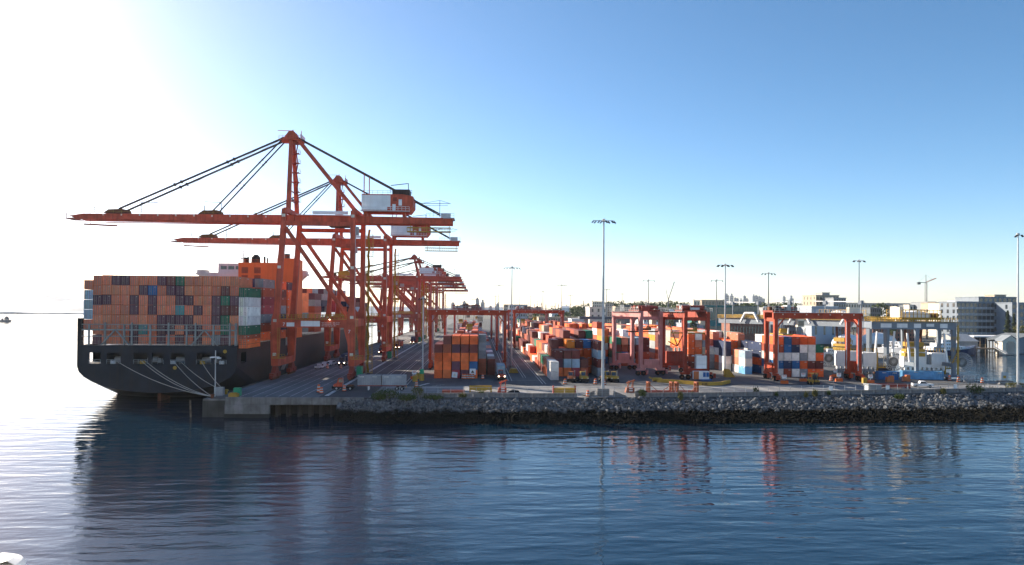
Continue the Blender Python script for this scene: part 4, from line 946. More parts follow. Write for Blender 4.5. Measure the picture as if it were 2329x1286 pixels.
# ================================================================== rail-mounted gantries by the inlet
def rail_gantry(label, p, q, legs, over, trolley_at, group='grey rail gantry cranes by the inlet'):
    """girder from p towards q (plan points); legs: distances of the leg frames along it"""
    p = Vector((*p, 0)); q = Vector((*q, 0)); L = (q - p).length; ang = math.atan2(q.y - p.y, q.x - p.x)
    t = thing('rail_gantry_crane', label, 'gantry crane', (0, 0, 0), group); C = M['gantry']; zt, zb = 18.4, 15.9
    for y in (-4.2, 4.2):
        g = MB(); g.box(0, L, y - .5, y + .5, zb, zt); gd = obj('girder', g, C, t)
        s = -1 if y < 0 else 1
        if s < 0 or True:
            g = MB(); yy = y + s * .9; g.box(0, L, min(y + s * .5, yy + s * .4), max(y + s * .5, yy + s * .4), zt - .1, zt); g.rail((0, yy, zt), (L, yy, zt), 1.25, .13, .75); g.rail((0, y - s * .3, zt), (L, y - s * .3, zt), 1.25, .12, .9); obj('walkway', g, M['yellow'], t)
        if over == 'b' or s < 0:
            for k, (f, wd) in enumerate(((.17, 3.4), (.36, 3.3), (.54, 2.2), (.69, 2.4), (.85, 2.3)) if over == 'b' else ((.06, 3), (.3, 2.6))):
                for sg in ((-1,) if over == 'b' else (1,)):
                    g = MB(); x = L * f; g.box(x - wd / 2, x + wd / 2, y + sg * .5, y + sg * .56, zb + .5 + (.4 if k == 3 else 0), zt - .65); obj('sign_panel', g, M['white'], gd)
    for k, f in enumerate((0, 1)): g = MB(); x = L * f; g.box(x - .4 if f else x, x if f else x + .4, -3.65, 3.65, zb + .3, zt - .2); obj('end_tie', g, C, t)
    lw = 1.25 if over == 'a' else .95
    for k, x in enumerate(legs):
        for y in (-4.2, 4.2):
            g = MB(); g.taper([(x, y, 1.6, lw, lw), (x, y, 9, lw, lw), (x, y, zb - .02, lw * 1.25, lw * 1.1)]); obj('leg', g, C, t)
            if y < 0 or over == 'a': g = MB(); g.taper([(x - 2.2, y - .2, 5.5, .7, .6), (x - 3.1, y - .2, zb - 1.2, .4, .5)]); obj('raking_strut', g, M['white'], t)
            for dx in (-2, 2): g = MB(); g.tube((x + dx, y - .25, .5), (x + dx, y + .25, .5), .5, n=10); obj('wheel', g, M['rust'], t)
            g = MB(); g.box(x - 3.2, x + 3.2, y - .45, y + .45, .75, 1.6); obj('bogie', g, C, t)
        g = MB(); g.box(x - .5, x + .5, -3.6, 3.6, 4.0, 5.2); obj('sill_beam', g, C, t)
        if over == 'b' and k == 0: continue
        g = MB(); [g.rail((x - 1.4, -5.2, z), (x + 1.4, -5.2, z), 1.1, .1, .7) for z in (5.3, 9, 12.5)]; g.bar((x + .9, -5.1, 1.6), (x + .9, -5.1, zb + 1.4), .5, .2); g.bar((x - .9, -5.1, 5.3), (x + .9, -5.1, 9), .4, .15); obj('stair', g, M['yellow'], t)
    # white mast lamps over the far side
    for x in ((6, 22, 40, 58, 74) if over == 'a' else ()):
        if x > L: continue
        g = MB(); g.bar((x, 4.2, zt), (x, 4.2, zt + 7), .35); g.box(x - .7, x + .7, 3.6, 4.8, zt + 5.6, zt + 7); g.rail((x - 1, 3.4, zt + 5.5), (x + 1, 3.4, zt + 5.5), 1, .09, .7); obj('service_mast', g, C, t)
    if over == 'a':
        for x in (3.5, 29, 57):
            if x > L - 3: continue
            g = MB(); g.bar((x - 1.2, 5.9, zb + .9), (x + 1.6, 5.9, zt + 2.2), .9, .6); g.bar((x + 1.6, 5.9, zt + 2.2), (x + 7, 5.9, zt + 2.2), .7, .6); g.bar((x + 7, 5.9, zt + 2.2), (x + 9.8, 5.9, zb + .9), .9, .6); obj('portal_bracket', g, M['white'], t)
        g = MB()
        for x in (9, 34, 60): g.bar((x, 4.2, zt + 6.6), (x + 18, 4.2, zt + 6.9), .3)
        obj('festoon_rail', g, M['white'], t)
    # trolley: white house with yellow frame
    x = trolley_at
    g = MB(); g.box(x - 6.2, x + 6.2, -4.9, 4.9, zt + .7, zt + 1.2); g.rail((x - 6.2, -4.9, zt + 1.2), (x + 6.2, -4.9, zt + 1.2), 2.4, .16, 1.2); g.rail((x - 6.2, 4.9, zt + 1.2), (x + 6.2, 4.9, zt + 1.2), 2.6, .16, 1.2); tr = obj('trolley', g, M['yellow'], t)
    g = MB(); g.prism([(x - 4.4, zt + 1.25), (x + 3.6, zt + 1.25), (x + 3.6, zt + 2.6), (x - .3, zt + 3.5), (x - 4.4, zt + 2.5)], 'y', -3.4, 3.4); obj('trolley_house', g, M['white'], tr)
    g = MB(); g.box(x - 5.9, x - 4.6, -3, 3, zt + 1.25, zt + 4.6); obj('hoist_cabinet', g, M['cream'], tr)
    g = MB(); [g.tube((x + d, -2, zt + 2), (x + d, 2, zt + 2), .8, n=10) for d in (4.8, 6.4)]; obj('drum', g, M['rust'], tr)
    g = MB(); [g.bar((x + a, b, zt), (x + a * .8, b, 9.4), .09) for a in (-2, 2) for b in (-1.5, 1.5)]; g.bar((x - 2.6, 0, zb), (x - 2.2, 0, 9.4), .5); g.bar((x + 2.6, 0, zb), (x + 2.2, 0, 9.4), .5); obj('hoist_column', g, M['rust'], t)
    g = MB(); g.cbox((x, 0, 9.0), 6, 3, .9); g.cbox((x, 0, 7.6), 6.4, 2.5, 1.1); g.cbox((x, 0, 11), 5, 3.4, 1.4); g.rail((x - 3, -1.7, 9.5), (x + 3, -1.7, 9.5), 1.4, .15, .8); obj('spreader', g, M['yellow'], t)
    t.location = (p.x, p.y, DZ); t.rotation_euler = (0, 0, ang)
    return t, L
def eng_house(label, loc, rz, n):
    t = thing('drive_house', label, 'drive house', (0, 0, 0), 'white drive houses beside the rail gantry legs')
    g = MB(); g.box(-6.4, 6.4, -1.4, 1.4, 2.6, 3.6)
    for k in range(9): g.box(-6 + k * 1.45, -5.2 + k * 1.45, -1.3, 1.3, 1.7, 2.6)
    obj('saddle', g, M['white'], t)
    g = MB(); g.box(-6.4, .6, -1.7, 1.7, 3.62, 7.8); hs = obj('housing', g, M['white'], t)
    g = MB(); g.box(2.2, 6.4, -1.6, 1.6, 3.62, 7.4); obj('housing', g, M['white'], t)
    g = MB(); g.box(1.0, 1.8, -1.2, 1.2, 3.62, 6.8); obj('service_box', g, M['grey'], t)
    g = MB(); g.rail((-6.4, -1.8, 7.8), (6.4, -1.8, 7.8), 1.1, .12, .9); g.box(6.5, 9.4, -1.2, 1.2, 2.2, 2.5); [g.rail((6.5, -1.2, z), (9.4, -1.2, z), 1.1, .12, .7) for z in (2.5, 5.2)]; g.bar((7, 0, .2), (7, 0, 7.4), .5); obj('platform', g, M['yellow'], t)
    rl = MB(); c = Vector((12.2, 0, 4.4)); r = 3.1
    rl.tube(c + Vector((0, -.25, 0)), c + Vector((0, .25, 0)), .6, n=12)
    for k in range(26):
        a = 2 * math.pi * k / 26; e = Vector((math.cos(a) * r, 0, math.sin(a) * r)); f = Vector((math.cos(a + .242) * r, 0, math.sin(a + .242) * r))
        for dx in (-.3, .3): rl.bar(c + Vector((0, dx, 0)) + e * .12, c + Vector((0, dx, 0)) + e, .1); rl.bar(c + Vector((0, dx, 0)) + e, c + Vector((0, dx, 0)) + f, .13)
    obj('cable_reel', rl, M['steel'], t)
    g = MB(); g.tube(c + Vector((0, -.22, 0)), c + Vector((0, .22, 0)), 1.5, n=20); obj('reeled_cable', g, M['black'], t)
    g = MB(); [g.tube((x, y - .2, .45), (x, y + .2, .45), .45, n=10) for x in (-5, -3, 3, 5) for y in (-1, 1)]; g.box(-6, 6, -1.1, 1.1, .9, 1.7); obj('bogie', g, M['grey'], t)
    t.location = loc; t.rotation_euler = (0, 0, rz)
ga, La = rail_gantry('long grey rail gantry running back from the inlet with white brackets along its girder', (141.5, 247), (113, 325), (2.5, 44), 'a', 18)
gb, Lb = rail_gantry('nearer grey rail gantry with white sign panels and a white-roofed yellow trolley', (126, 231), (152.6, 229), (14.4, 26), 'b', 15.5)
eng_house('white drive house with cable reel beside the nearer rail gantry', (146.5, 233.0, DZ + .7), R(-10), 0)
eng_house('white drive house with cable reel behind the bright red gantry', (130.5, 245.5, DZ), R(-14), 1)
eng_house('white drive house with cable reel deep behind the blue and white block', (116, 262, DZ), R(-14), 2)

# ================================================================== lamp masts
def mast(label, x, y, ztop, heads=8, r=.36, base='block', arms=2.6, pm='galv'):
    t = thing('lamp_mast', label, 'lamp mast', (x, y, DZ), 'tall lamp masts in the terminal')
    g = MB(); g.tube((x, y, DZ + .3), (x, y, ztop), r, r * .45, 10); obj('pole', g, M[pm], t)
    g = MB(); g.tube((x, y, DZ - .1), (x, y, DZ + 1.0), r * 2.6, r * 2.3, 12); obj('footing', g, M['concrete'], t)
    g = MB(); g.bar((x - arms, y, ztop - .25), (x + arms, y, ztop - .25), .16); g.bar((x, y - arms * .7, ztop - .25), (x, y + arms * .7, ztop - .25), .16); g.tube((x, y, ztop - .5), (x, y, ztop + .2), .4, n=10); cr = obj('crown', g, M['steel'], t)
    for k in range(heads):
        u = -1 + 2 * k / (heads - 1); g = MB(); yy = y + (.5 if k % 2 else -.5)
        g.bar((x + u * arms, yy, ztop - .35), (x + u * arms + .5 * (1 if u > 0 else -1), yy, ztop - .85), .55, .28); obj('floodlight', g, M['black'], cr)
    return t
mast('tallest lamp mast, on a concrete block at the brow of the rock bank', 31.3, 180.6, 48.6, 8, .42)
mast('slim tall lamp mast with a single small head, beyond the pale boathouse', 153.4, 199.5, 48.5, 3, .36, arms=.6)
mast('lamp mast standing between the wharf-side stacks and the tractor block', 12.1, 262, 41.2, 6, .36)
mast('lamp mast with yellow ramp at its foot, between the two red gantries', 84, 243.5, 41.8, 8, .36)
mast('lamp mast by the green and yellow bins at the wharf stacks', -16.9, 224.3, 29.4, 4, .3, arms=1)
far_masts = [(1135, 648, 459, 6, 'lamp mast just beyond the wharf-side gantry'), (1127, 673, 640, 6, ''), (1207, 673, 840, 6, ''), (1235, 663, 616, 6, ''), (1278, 648, 447, 6, 'far lamp mast against the wooded hill, clear of the gantries'), (1297, 671, 760, 6, ''),
             (1380, 658, 537, 6, ''), (1415, 668, 664, 4, ''), (1475, 637, 366, 3, 'lamp mast rising behind the pink gantry'), (1630, 637, 361, 3, 'lamp mast in front of the dark glass office block'), (1748, 621, 290, 4, 'lamp mast behind the bright red gantry trolley'), (1954, 592, 313, 6, 'tall lamp mast beyond the long grey rail gantry'), (1182, 675, 900, 4, ''), (1222, 685, 1000, 4, ''), (1263, 690, 1050, 4, '')]
for k, (px_, py_, y, hd, lb) in enumerate(far_masts):
    p = dp(px_, py_, y); mast(lb or f'small distant lamp mast over the far stacks, {ORD[k]} counting inland from the berth', p.x, y, p.z, hd, .34 if y < 500 else .42, pm='slate')
# small lamp on the wharf corner
t = thing('wharf_lamp', 'slender lamp post with twin heads beside the grey cabinet on the wharf corner', 'lamp post', (-62.4, 176, DZ))
g = MB(); g.tube((-62.4, 176, 4.3), (-62.4, 176, 15.6), .16, .1, 8); obj('pole', g, M['galv'], t)
g = MB(); g.box(-63.3, -61.6, 175.7, 176.3, 13.9, 14.1); g.box(-63.6, -62.8, 175.6, 176.4, 13.8, 14.05); g.box(-62.0, -61.2, 175.6, 176.4, 13.6, 13.9); obj('lamp_head', g, M['white'], t)
g = MB(); g.box(-63.2, -61.2, 177.5, 179, 4.6, 6.6); top('cabinet', g, M['steel'], 'grey equipment cabinet behind the wharf corner lamp', 'cabinet')
g = MB(); g.tube((-61.4, 180.5, DZ), (-61.4, 180.5, 5.5), .35, .45, 10); g.tube((-61.4, 180.5, 5.5), (-61.4, 180.5, 5.8), .65, .55, 10); top('bollard', g, M['yellow'], 'mooring bollard at the berth edge behind the green box', 'bollard')
g = MB(); g.tube((-62.6, 174.8, 4.3), (-62.6, 174.8, 5.1), .3, .42, 10); g.tube((-62.6, 174.8, 5.1), (-62.6, 174.8, 5.3), .5, n=10); top('bollard', g, M['rust'], 'mooring bollard on the platform at the wharf corner', 'bollard')
g = MB(); g.box(-58.6, -57.0, 177.4, 178.6, 4.65, 6.5); top('green_box', g, M['green'], 'green steel box at the wharf corner', 'box')
g = MB(); g.box(-58.9, -56.8, 174.8, 176.2, 4.65, 5.4); g.box(-58.7, -57.2, 175, 176, 5.4, 5.6); top('yellow_block', g, M['yellow'], 'yellow kerb block in front of the green box', 'block')
# ================================================================== vehicles and clutter on the apron
def wheels(t, pts, r=.5, w_=.3):
    for x, y in pts:
        g = MB(); g.tube((x - w_ / 2, y, r), (x + w_ / 2, y, r), r, n=14); wl = obj('wheel', g, M['rubber'], t)
        g = MB(); g.tube((x - w_ / 2 - .02, y, r), (x + w_ / 2 + .02, y, r), r * .5, n=10); obj('rim', g, M['galv'], wl)
def tractor(label, loc, rz, m, lights=False, group='terminal tractors'):
    t = thing('terminal_tractor', label, 'tractor', (0, 0, 0), group)
    g = MB(); g.box(-1.2, 1.2, -2.6, 2.6, .6, 1.0); g.box(-1.2, 1.2, -3.0, -2.6, .45, 1.1); obj('chassis', g, M['black'], t)
    g = MB(); g.prism([(-2.6, 1.0), (-.4, 1.0), (-.4, 1.75), (-2.2, 1.75), (-2.6, 1.5)], 'x', -1.15, 1.15); obj('bonnet', g, M[m], t)
    g = MB(); g.prism([(-1.9, 1.76), (-.3, 1.76), (-.3, 3.1), (-1.5, 3.1)], 'x', -1.0, .45); cb = obj('cab', g, M[m], t)
    g = MB(); g.add([(-.9, -1.9, 1.95), (.35, -1.9, 1.95), (.35, -1.62, 2.95), (-.9, -1.62, 2.95)], [(0, 1, 2, 3)]); g.box(.46, .49, -1.4, -.5, 2, 2.9); g.box(-1.04, -1.01, -1.4, -.5, 2, 2.9); obj('windscreen', g, M['glass'], cb)
    for x in (-.9, .9): g = MB(); g.box(x - .18, x + .18, -2.68, -2.61, 1.12, 1.36); obj('headlight', g, M['lit' if lights else 'cream'], t)
    g = MB(); g.tube((.8, -.2, 1), (.8, -.2, 3.4), .09, n=8); obj('exhaust', g, M['steel'], t)
    g = MB(); g.cbox((0, 1.6, 1.25), 1.3, 1.6, .3); obj('fifth_wheel', g, M['rust'], t)
    wheels(t, [(-1.05, -1.8), (1.05, -1.8), (-1.0, 1.7), (1.0, 1.7)], .52, .4)
    t.location = loc; t.rotation_euler = (0, 0, rz); return snap(t)
def chassis(label, loc, rz, group='container chassis'):
    t = thing('container_chassis', label, 'trailer', (0, 0, 0), group)
    g = MB(); g.box(-.5, -.35, -6.2, 6.2, 1.1, 1.38); g.box(.35, .5, -6.2, 6.2, 1.1, 1.38); [g.box(-1.2, 1.2, y - .12, y + .12, 1.12, 1.4) for y in (-6.1, -2, 2, 6.1)]; obj('frame', g, M['dark_red'], t)
    g = MB(); [obj('landing_leg', MB().box(x - .1, x + .1, -3.6, -3.3, .1, 1.1), M['white'], t) for x in (-.8, .8)]
    wheels(t, [(s, y) for s in (-1.05, 1.05) for y in (3.9, 5.2)], .5, .35)
    g = MB(); g.box(-1.2, 1.2, 6.2, 6.3, .7, 1.1); obj('rear_bumper', g, M['yellow'], t)
    t.location = loc; t.rotation_euler = (0, 0, rz); return snap(t)
def load(c, label, loc, rz, L=12.19, grp='containers on chassis'):
    o = link('container', BODY[L, False]); o.location = loc; o.rotation_euler = (0, 0, rz); o.color = shade(c, rn); return tag(o, label, 'container', grp)
# trailer with two grey boxes near the wharf end (turned along the apron)
chassis('long chassis trailer with two grey boxes behind the shrubs at the wharf end', (-24.8, 190.4, DZ), R(-90))
load('Y', 'pale grey short container on the seaward half of the trailer behind the shrubs', (-31.0, 190.4, DZ + 1.42), R(-90), 6.06)
load('Y', 'weathered grey short container on the landward half of the trailer behind the shrubs', (-24.7, 190.4, DZ + 1.42), R(-90), 6.06)
tractor('small red tractor with yellow guard parked ahead of the grey-box trailer', (-34.6, 190.6, DZ), R(-90), 'crane')
tr_ = tractor('red terminal tractor with lit headlights hauling a white container', (7.2, 219.5, DZ), 0, 'crane', True)
chassis('chassis behind the red tractor with lit headlights', (7.2, 228.4, DZ), 0)
load('L', 'white-topped pale container on the chassis behind the red lit tractor', (7.2, 222.2, DZ + 1.42), 0)
for k, (px_, py_, m, lb) in enumerate(((1303, 870, 'orange', 'orange terminal tractor beside the white two-box stack'), (1327, 870, 'yellow', 'yellow terminal tractor between the orange one and the tall lamp mast'), (1380, 869, 'yellow', 'yellow terminal tractor just beyond the tall lamp mast'), (1400, 870, 'yellow', 'yellow terminal tractor at the end of the parked row'))):
    p = gp(px_, py_); tractor(lb, (p.x, p.y + 2, DZ), R((-12, 8, 20, -6)[k]), m)
# trucks under the cranes
for k, (px_, py_, c) in enumerate(((780, 832, 'N'), (868, 806, 'M'), (905, 795, 'R'), (938, 783, 'N'))):
    p = gp(px_, py_); tractor(('dark blue truck under crane 7', 'maroon truck between cranes 7 and 6', 'dark truck passing under crane 6', 'blue truck beyond crane 6')[k] + ' with headlights on', (p.x, p.y, DZ), 0, 'dark_red' if k else 'navy', True, 'trucks on the berth')
    chassis('chassis of the ' + ('dark blue truck under crane 7', 'maroon truck between cranes 7 and 6', 'dark truck passing under crane 6', 'blue truck beyond crane 6')[k], (p.x, p.y + 8.9, DZ), 0)
    load(c, f'{CN[c]} container on the ' + ('truck under crane 7', 'truck between cranes 7 and 6', 'truck passing under crane 6', 'truck beyond crane 6')[k], (p.x, p.y + 2.7, DZ + 1.42), 0)
def pickup(label, loc, rz, m='white', bed=True, name='pickup_truck'):
    t = thing(name, label, 'pickup' if bed else 'car', (0, 0, 0), 'parked white vehicles')
    g = MB(); g.prism([(-2.7, .45), (2.7, .45), (2.7, 1.0), (1.0, 1.05), (-2.6, 1.05), (-2.7, .9)], 'x', -.95, .95) if not bed else g.prism([(-2.7, .45), (2.7, .45), (2.7, 1.1), (.5, 1.1), (-2.55, 1.05), (-2.7, .9)], 'x', -.95, .95); bd = obj('body', g, M[m], t)
    g = MB(); g.prism([(-1.2, 1.05), (.9 if bed else 2.2, 1.08), (.7 if bed else 1.9, 1.75), (-.5, 1.75)], 'x', -.85, .85); cb = obj('cab', g, M[m], t)
    g = MB(); g.prism([(-1.0, 1.12), (.7 if bed else 1.9, 1.12), (.6 if bed else 1.7, 1.62), (-.5, 1.62)], 'x', -.87, .87); obj('side_glass', g, M['glass'], cb)
    g = MB(); g.add([(-.75, -1.22, 1.08), (.75, -1.22, 1.08), (.7, -.6, 1.68), (-.7, -.6, 1.68)], [(0, 1, 2, 3)]); obj('windscreen', g, M['glass'], cb)
    if bed: g = MB(); g.box(-.8, .8, 1.0, 2.6, 1.105, 1.12); obj('load_bed', g, M['black'], t)
    for x in (-.7, .7): g = MB(); g.box(x - .17, x + .17, -2.74, -2.69, .75, .95); obj('headlight', g, M['cream'], t)
    wheels(t, [(-.85, -1.7), (.85, -1.7), (-.85, 1.7), (.85, 1.7)], .38, .25)
    t.location = loc; t.rotation_euler = (0, 0, rz)
p = gp(2098, 881); pickup('white pickup truck with a load in its bed by the inlet car park', (p.x, p.y, DZ), R(75))
for k, (px_, py_) in enumerate(((728, 839), (742, 834), (755, 831))): p = gp(px_, py_); pickup(f'white car parked on the berth beneath crane 7, {ORD[k]} of three from the wharf end', (p.x, p.y, DZ), R(170), 'white', k == 0, 'pickup_truck' if k == 0 else 'parked_car')
p = gp(965, 785); pickup('white car parked on the lanes near crane 6', (p.x, p.y, DZ), R(180), 'white', False, 'parked_car')
# forklift
p = gp(1850, 875); t = thing('forklift', 'yellow forklift in front of the blue and white block', 'forklift', (p.x, p.y, DZ))
x, y = p.x, p.y
g = MB(); g.box(x - 1.1, x + 1.1, y - 1.5, y + 1.6, DZ + .5, DZ + 1.4); obj('body', g, M['yellow'], t)
g = MB(); [g.bar((x + a, y + b, DZ + 1.4), (x + a * .9, y + b * .8, DZ + 3.2), .14) for a in (-.9, .9) for b in (-.9, 1.2)]; g.box(x - 1, x + 1, y - 1, y + 1.2, DZ + 3.2, DZ + 3.35); obj('cab_frame', g, M['yellow'], t)
g = MB(); g.box(x - .7, x + .7, y - .9, y - .85, DZ + 1.5, DZ + 3.1); obj('windscreen', g, M['glass'], t)
g = MB(); [g.bar((x + a, y - 1.8, DZ + .3), (x + a, y - 1.8, DZ + 3.6), .16) for a in (-.5, .5)]; g.box(x - .9, x + .9, y - 2.0, y - 1.9, DZ + .3, DZ + .9); obj('mast', g, M['black'], t)
for a, b in ((-1.1, -1), (1.1, -1), (-1.1, 1.1), (1.1, 1.1)): g = MB(); g.tube((x + a - .2, y + b, DZ + .5), (x + a + .2, y + b, DZ + .5), .5, n=12); obj('wheel', g, M['rubber'], t)
# traffic drums
def drum_mb():
    g = MB()
    for k in range(5):
        g.cur = k % 2; g.tube((0, 0, k * .2), (0, 0, k * .2 + .2), .34 - k * .03, .33 - k * .03, 10)
    g.cur = 2; g.box(-.4, .4, -.4, .4, -.0, .06); return g
dm = drum_mb().mesh('traffic_drum', [M['cone'], M['paintwhite'], M['black']])
drums = [((1053, 862), 'by the orange stacks, first of the cluster'), ((1058, 862), 'by the orange stacks, second of the cluster'), ((1064, 862), 'by the orange stacks, third of the cluster'), ((1070, 862), 'by the orange stacks, fourth of the cluster'), ((1076, 862), 'by the orange stacks, fifth of the cluster'),
         ((1098, 862), 'alone between the stacks and the lit tractor'), ((1285, 874), 'beside the orange tractor'), ((1354, 874), 'just before the tall lamp mast'), ((1374, 876), 'just past the tall lamp mast'), ((1337, 902), 'on the ramp by the mast footing'), ((947, 880), 'near the yellow lifting frame and shrubs'), ((725, 893), 'on the wharf end, taller of a pair'), ((731, 895), 'on the wharf end, shorter of a pair'),
         ((1890, 866), 'on the lane past the yellow forklift'), ((2160, 866), 'by the inlet shore, nearest the blue container'), ((2180, 869), 'by the inlet shore, middle one'), ((2234, 871), 'by the inlet shore, last one'), ((745, 838), 'behind the parked white cars'), ((775, 838), 'near the truck under crane 7'), ((2055, 868), 'beside the parked white pickup'), ((783, 890), 'by the small red tractor')]
for (a, b), lb in drums:
    p = gp(a, b); o = link('traffic_drum', dm); o.location = p; o.scale = (1.5, 1.5, 1.5 if 'taller' not in lb else 2.0); tag(o, 'orange and white traffic drum ' + lb, 'traffic drum', 'traffic drums')
# barriers with signs
for k, (a, b, tx) in enumerate(((1784, 873, 'in front of the gantry wheel'), (1908, 868, 'past the forklift'), (1980, 872, 'behind the grey-blue hut'), (942, 863, 'at the corner of the orange stacks'), (1827, 868, 'under the blue and white block'), (1900, 858, 'farther back past the forklift'), (1464, 852, 'near the pink gantry'), (1425, 832, 'by the green box stack'))):
    p = gp(a, b); t = thing('sign_barrier', 'red barrier with a white sign board ' + tx, 'sign', p, 'barriers with sign boards')
    g = MB(); g.prism([(-.35, 0), (.35, 0), (.15, .9), (-.15, .9)], 'x', -1.1, 1.1); g.v = [(x + p.x, y + p.y, z + p.z) for x, y, z in g.v]; obj('barrier', g, M['cone'], t)
    g = MB(); g.bar((p.x, p.y, p.z + .9), (p.x, p.y, p.z + 1.6), .08); obj('post', g, M['steel'], t)
    g = MB(); g.box(p.x - .65, p.x + .65, p.y - .06, p.y, p.z + 1.5, p.z + 2.6); sb = obj('sign_board', g, M['white'], t)
    g = MB(); g.box(p.x - .5, p.x + .5, p.y - .08, p.y - .065, p.z + 2.3, p.z + 2.45); g.box(p.x - .4, p.x + .4, p.y - .08, p.y - .065, p.z + 1.95, p.z + 2.08); obj('sign_print', g, M['cone'], sb)
# white square sign with a black triangle hung on the orange box, and a tilted one on the crimson box
for (a, b, r_, s, lb) in ((1075, 846, 0, 1.9, 'white warning sign with black emblem on the lowest orange container'), (1034, 853, .12, 1.7, 'tilted white sign leaning on the crimson container')):
    p = dp(a, b, 222.6); t = thing('warning_sign', lb, 'sign', (p.x, 222.7, p.z)); g = MB(); g.box(p.x - s / 2, p.x + s / 2, 222.6, 222.66, p.z - s / 2, p.z + s / 2); obj('sign_plate', g, M['white'], t)
    g = MB(); g.prism([(p.x - .5, p.z - .35), (p.x + .5, p.z - .35), (p.x + .25, p.z + .15), (p.x, p.z + .5), (p.x - .25, p.z + .15)], 'y', 222.57, 222.59); obj('emblem', g, M['black' if r_ == 0 else 'cream'], t); t.rotation_euler = (0, r_, 0)
# bins and lifting gear by the short lamp mast
for k, (a, b, m, lb) in enumerate(((944, 868, 'yellow', 'yellow bin nearest the lanes by the short lamp mast'), (950, 862, 'yellow', 'yellow bin behind another by the short lamp mast'), (959, 866, 'yellow', 'green-topped yellow drum against the short lamp mast'))):
    p = gp(a, b); t = thing('yellow_bin', lb, 'bin', p); g = MB(); g.tube(p, (p.x, p.y, p.z + (1.5 if k < 2 else 2.0)), .75, .7, 12); obj('bin_body', g, M[m], t)
    g = MB(); g.tube((p.x, p.y, p.z + (1.5 if k < 2 else 2.0)), (p.x, p.y, p.z + (1.7 if k < 2 else 3.4)), .7, .65, 12); obj('bin_top', g, M['green' if k == 2 else 'yellow'], t)
# lifting frames laid along the apron
def frame_rack(label, a, b, wd, hh, m, yb, truss=False, cat='lifting frame', name='lifting_frame'):
    p = gp(a, b); t = thing(name, label, cat, p); x0, x1 = p.x - wd / 2, p.x + wd / 2; z = DZ
    if truss:
        for x in (x0, x0 + wd * .46, x0 + wd * .56, x1 - .6): g = MB(); g.box(x, x + .6, p.y - 1.2, p.y - .9, z, z + hh); g.box(x, x + .6, p.y + .9, p.y + 1.2, z, z + hh); g.box(x, x + .6, p.y - .9, p.y + .9, z + hh - .35, z + hh); obj('upright', g, M[m], t)
        g = MB(); [g.bar((a_, p.y - 1.05, z + hh * .75), (b_, p.y - 1.05, z + .5), .14) for a_, b_ in ((x0 + .5, x0 + wd * .2), (x0 + wd * .46, x0 + wd * .26), (x0 + wd * .62, x0 + wd * .74), (x1 - .5, x0 + wd * .86))]; obj('brace', g, M[m], t)
        g = MB(); g.box(x0, x1, p.y - 1.25, p.y - .85, z + .1, z + .55); g.box(x0, x1, p.y + .85, p.y + 1.25, z + .1, z + .55); obj('base_rail', g, M['dark_red'], t)
    else:
        g = MB(); g.box(x0, x1, p.y - 1.1, p.y - .8, z + hh * .4, z + hh); g.box(x0, x1, p.y + .8, p.y + 1.1, z + hh * .4, z + hh); [g.box(x - .2, x + .2, p.y - .79, p.y + .79, z + hh * .45, z + hh * .9) for x in (x0 + .3, p.x, x1 - .3)]; obj('beam', g, M[m], t)
        for x in (x0 + .2, x1 - .2):
            for y in (p.y - 1, p.y + 1): g = MB(); g.box(x - .18, x + .18, y - .18, y + .18, z, z + hh * .4); obj('foot', g, M[m], t)
        g = MB(); g.prism([(p.x - wd * .2, z + hh * .25), (p.x + wd * .2, z + hh * .25), (p.x + wd * .3, z + hh * .42), (p.x - wd * .3, z + hh * .42)], 'y', p.y - 1.15, p.y + 1.15); obj('centre_box', g, M[m], t)
    return t
frame_rack('yellow lifting frame lying on the apron above the concrete kerb', 1093, 892, 5.8, 1.6, 'yellow', 0)
frame_rack('dull red lifting frame lying near the shrubs', 1031, 896, 5.6, .9, 'dark_red', 0)
frame_rack('tall orange frame rack with diagonal braces along the apron edge', 1529, 894, 13.2, 2.9, 'rackpaint', 0, True, 'rack', 'frame_rack')
frame_rack('low red frame lying beyond the grey-blue hut', 2030, 884, 9, 1.3, 'dark_red', 0)
p = gp(1283, 897); t = thing('skip', 'dark-ended yellow double skip on the apron before the tall lamp mast', 'skip', p)
for k in (-1, 1): g = MB(); c = p.x + k * 1.35; g.prism([(c - 1.15, DZ + .2), (c + 1.15, DZ + .2), (c + 1.25, DZ + 1.6), (c - 1.25, DZ + 1.6)], 'y', p.y - .9, p.y + .9); obj('bin', g, M['yellow'], t)
for k in (-1, 1): g = MB(); c = p.x + k * 2.75; g.box(c - .12, c + .12, p.y - 1, p.y + 1, DZ, DZ + 2.1); obj('end_plate', g, M['dark_red'], t)
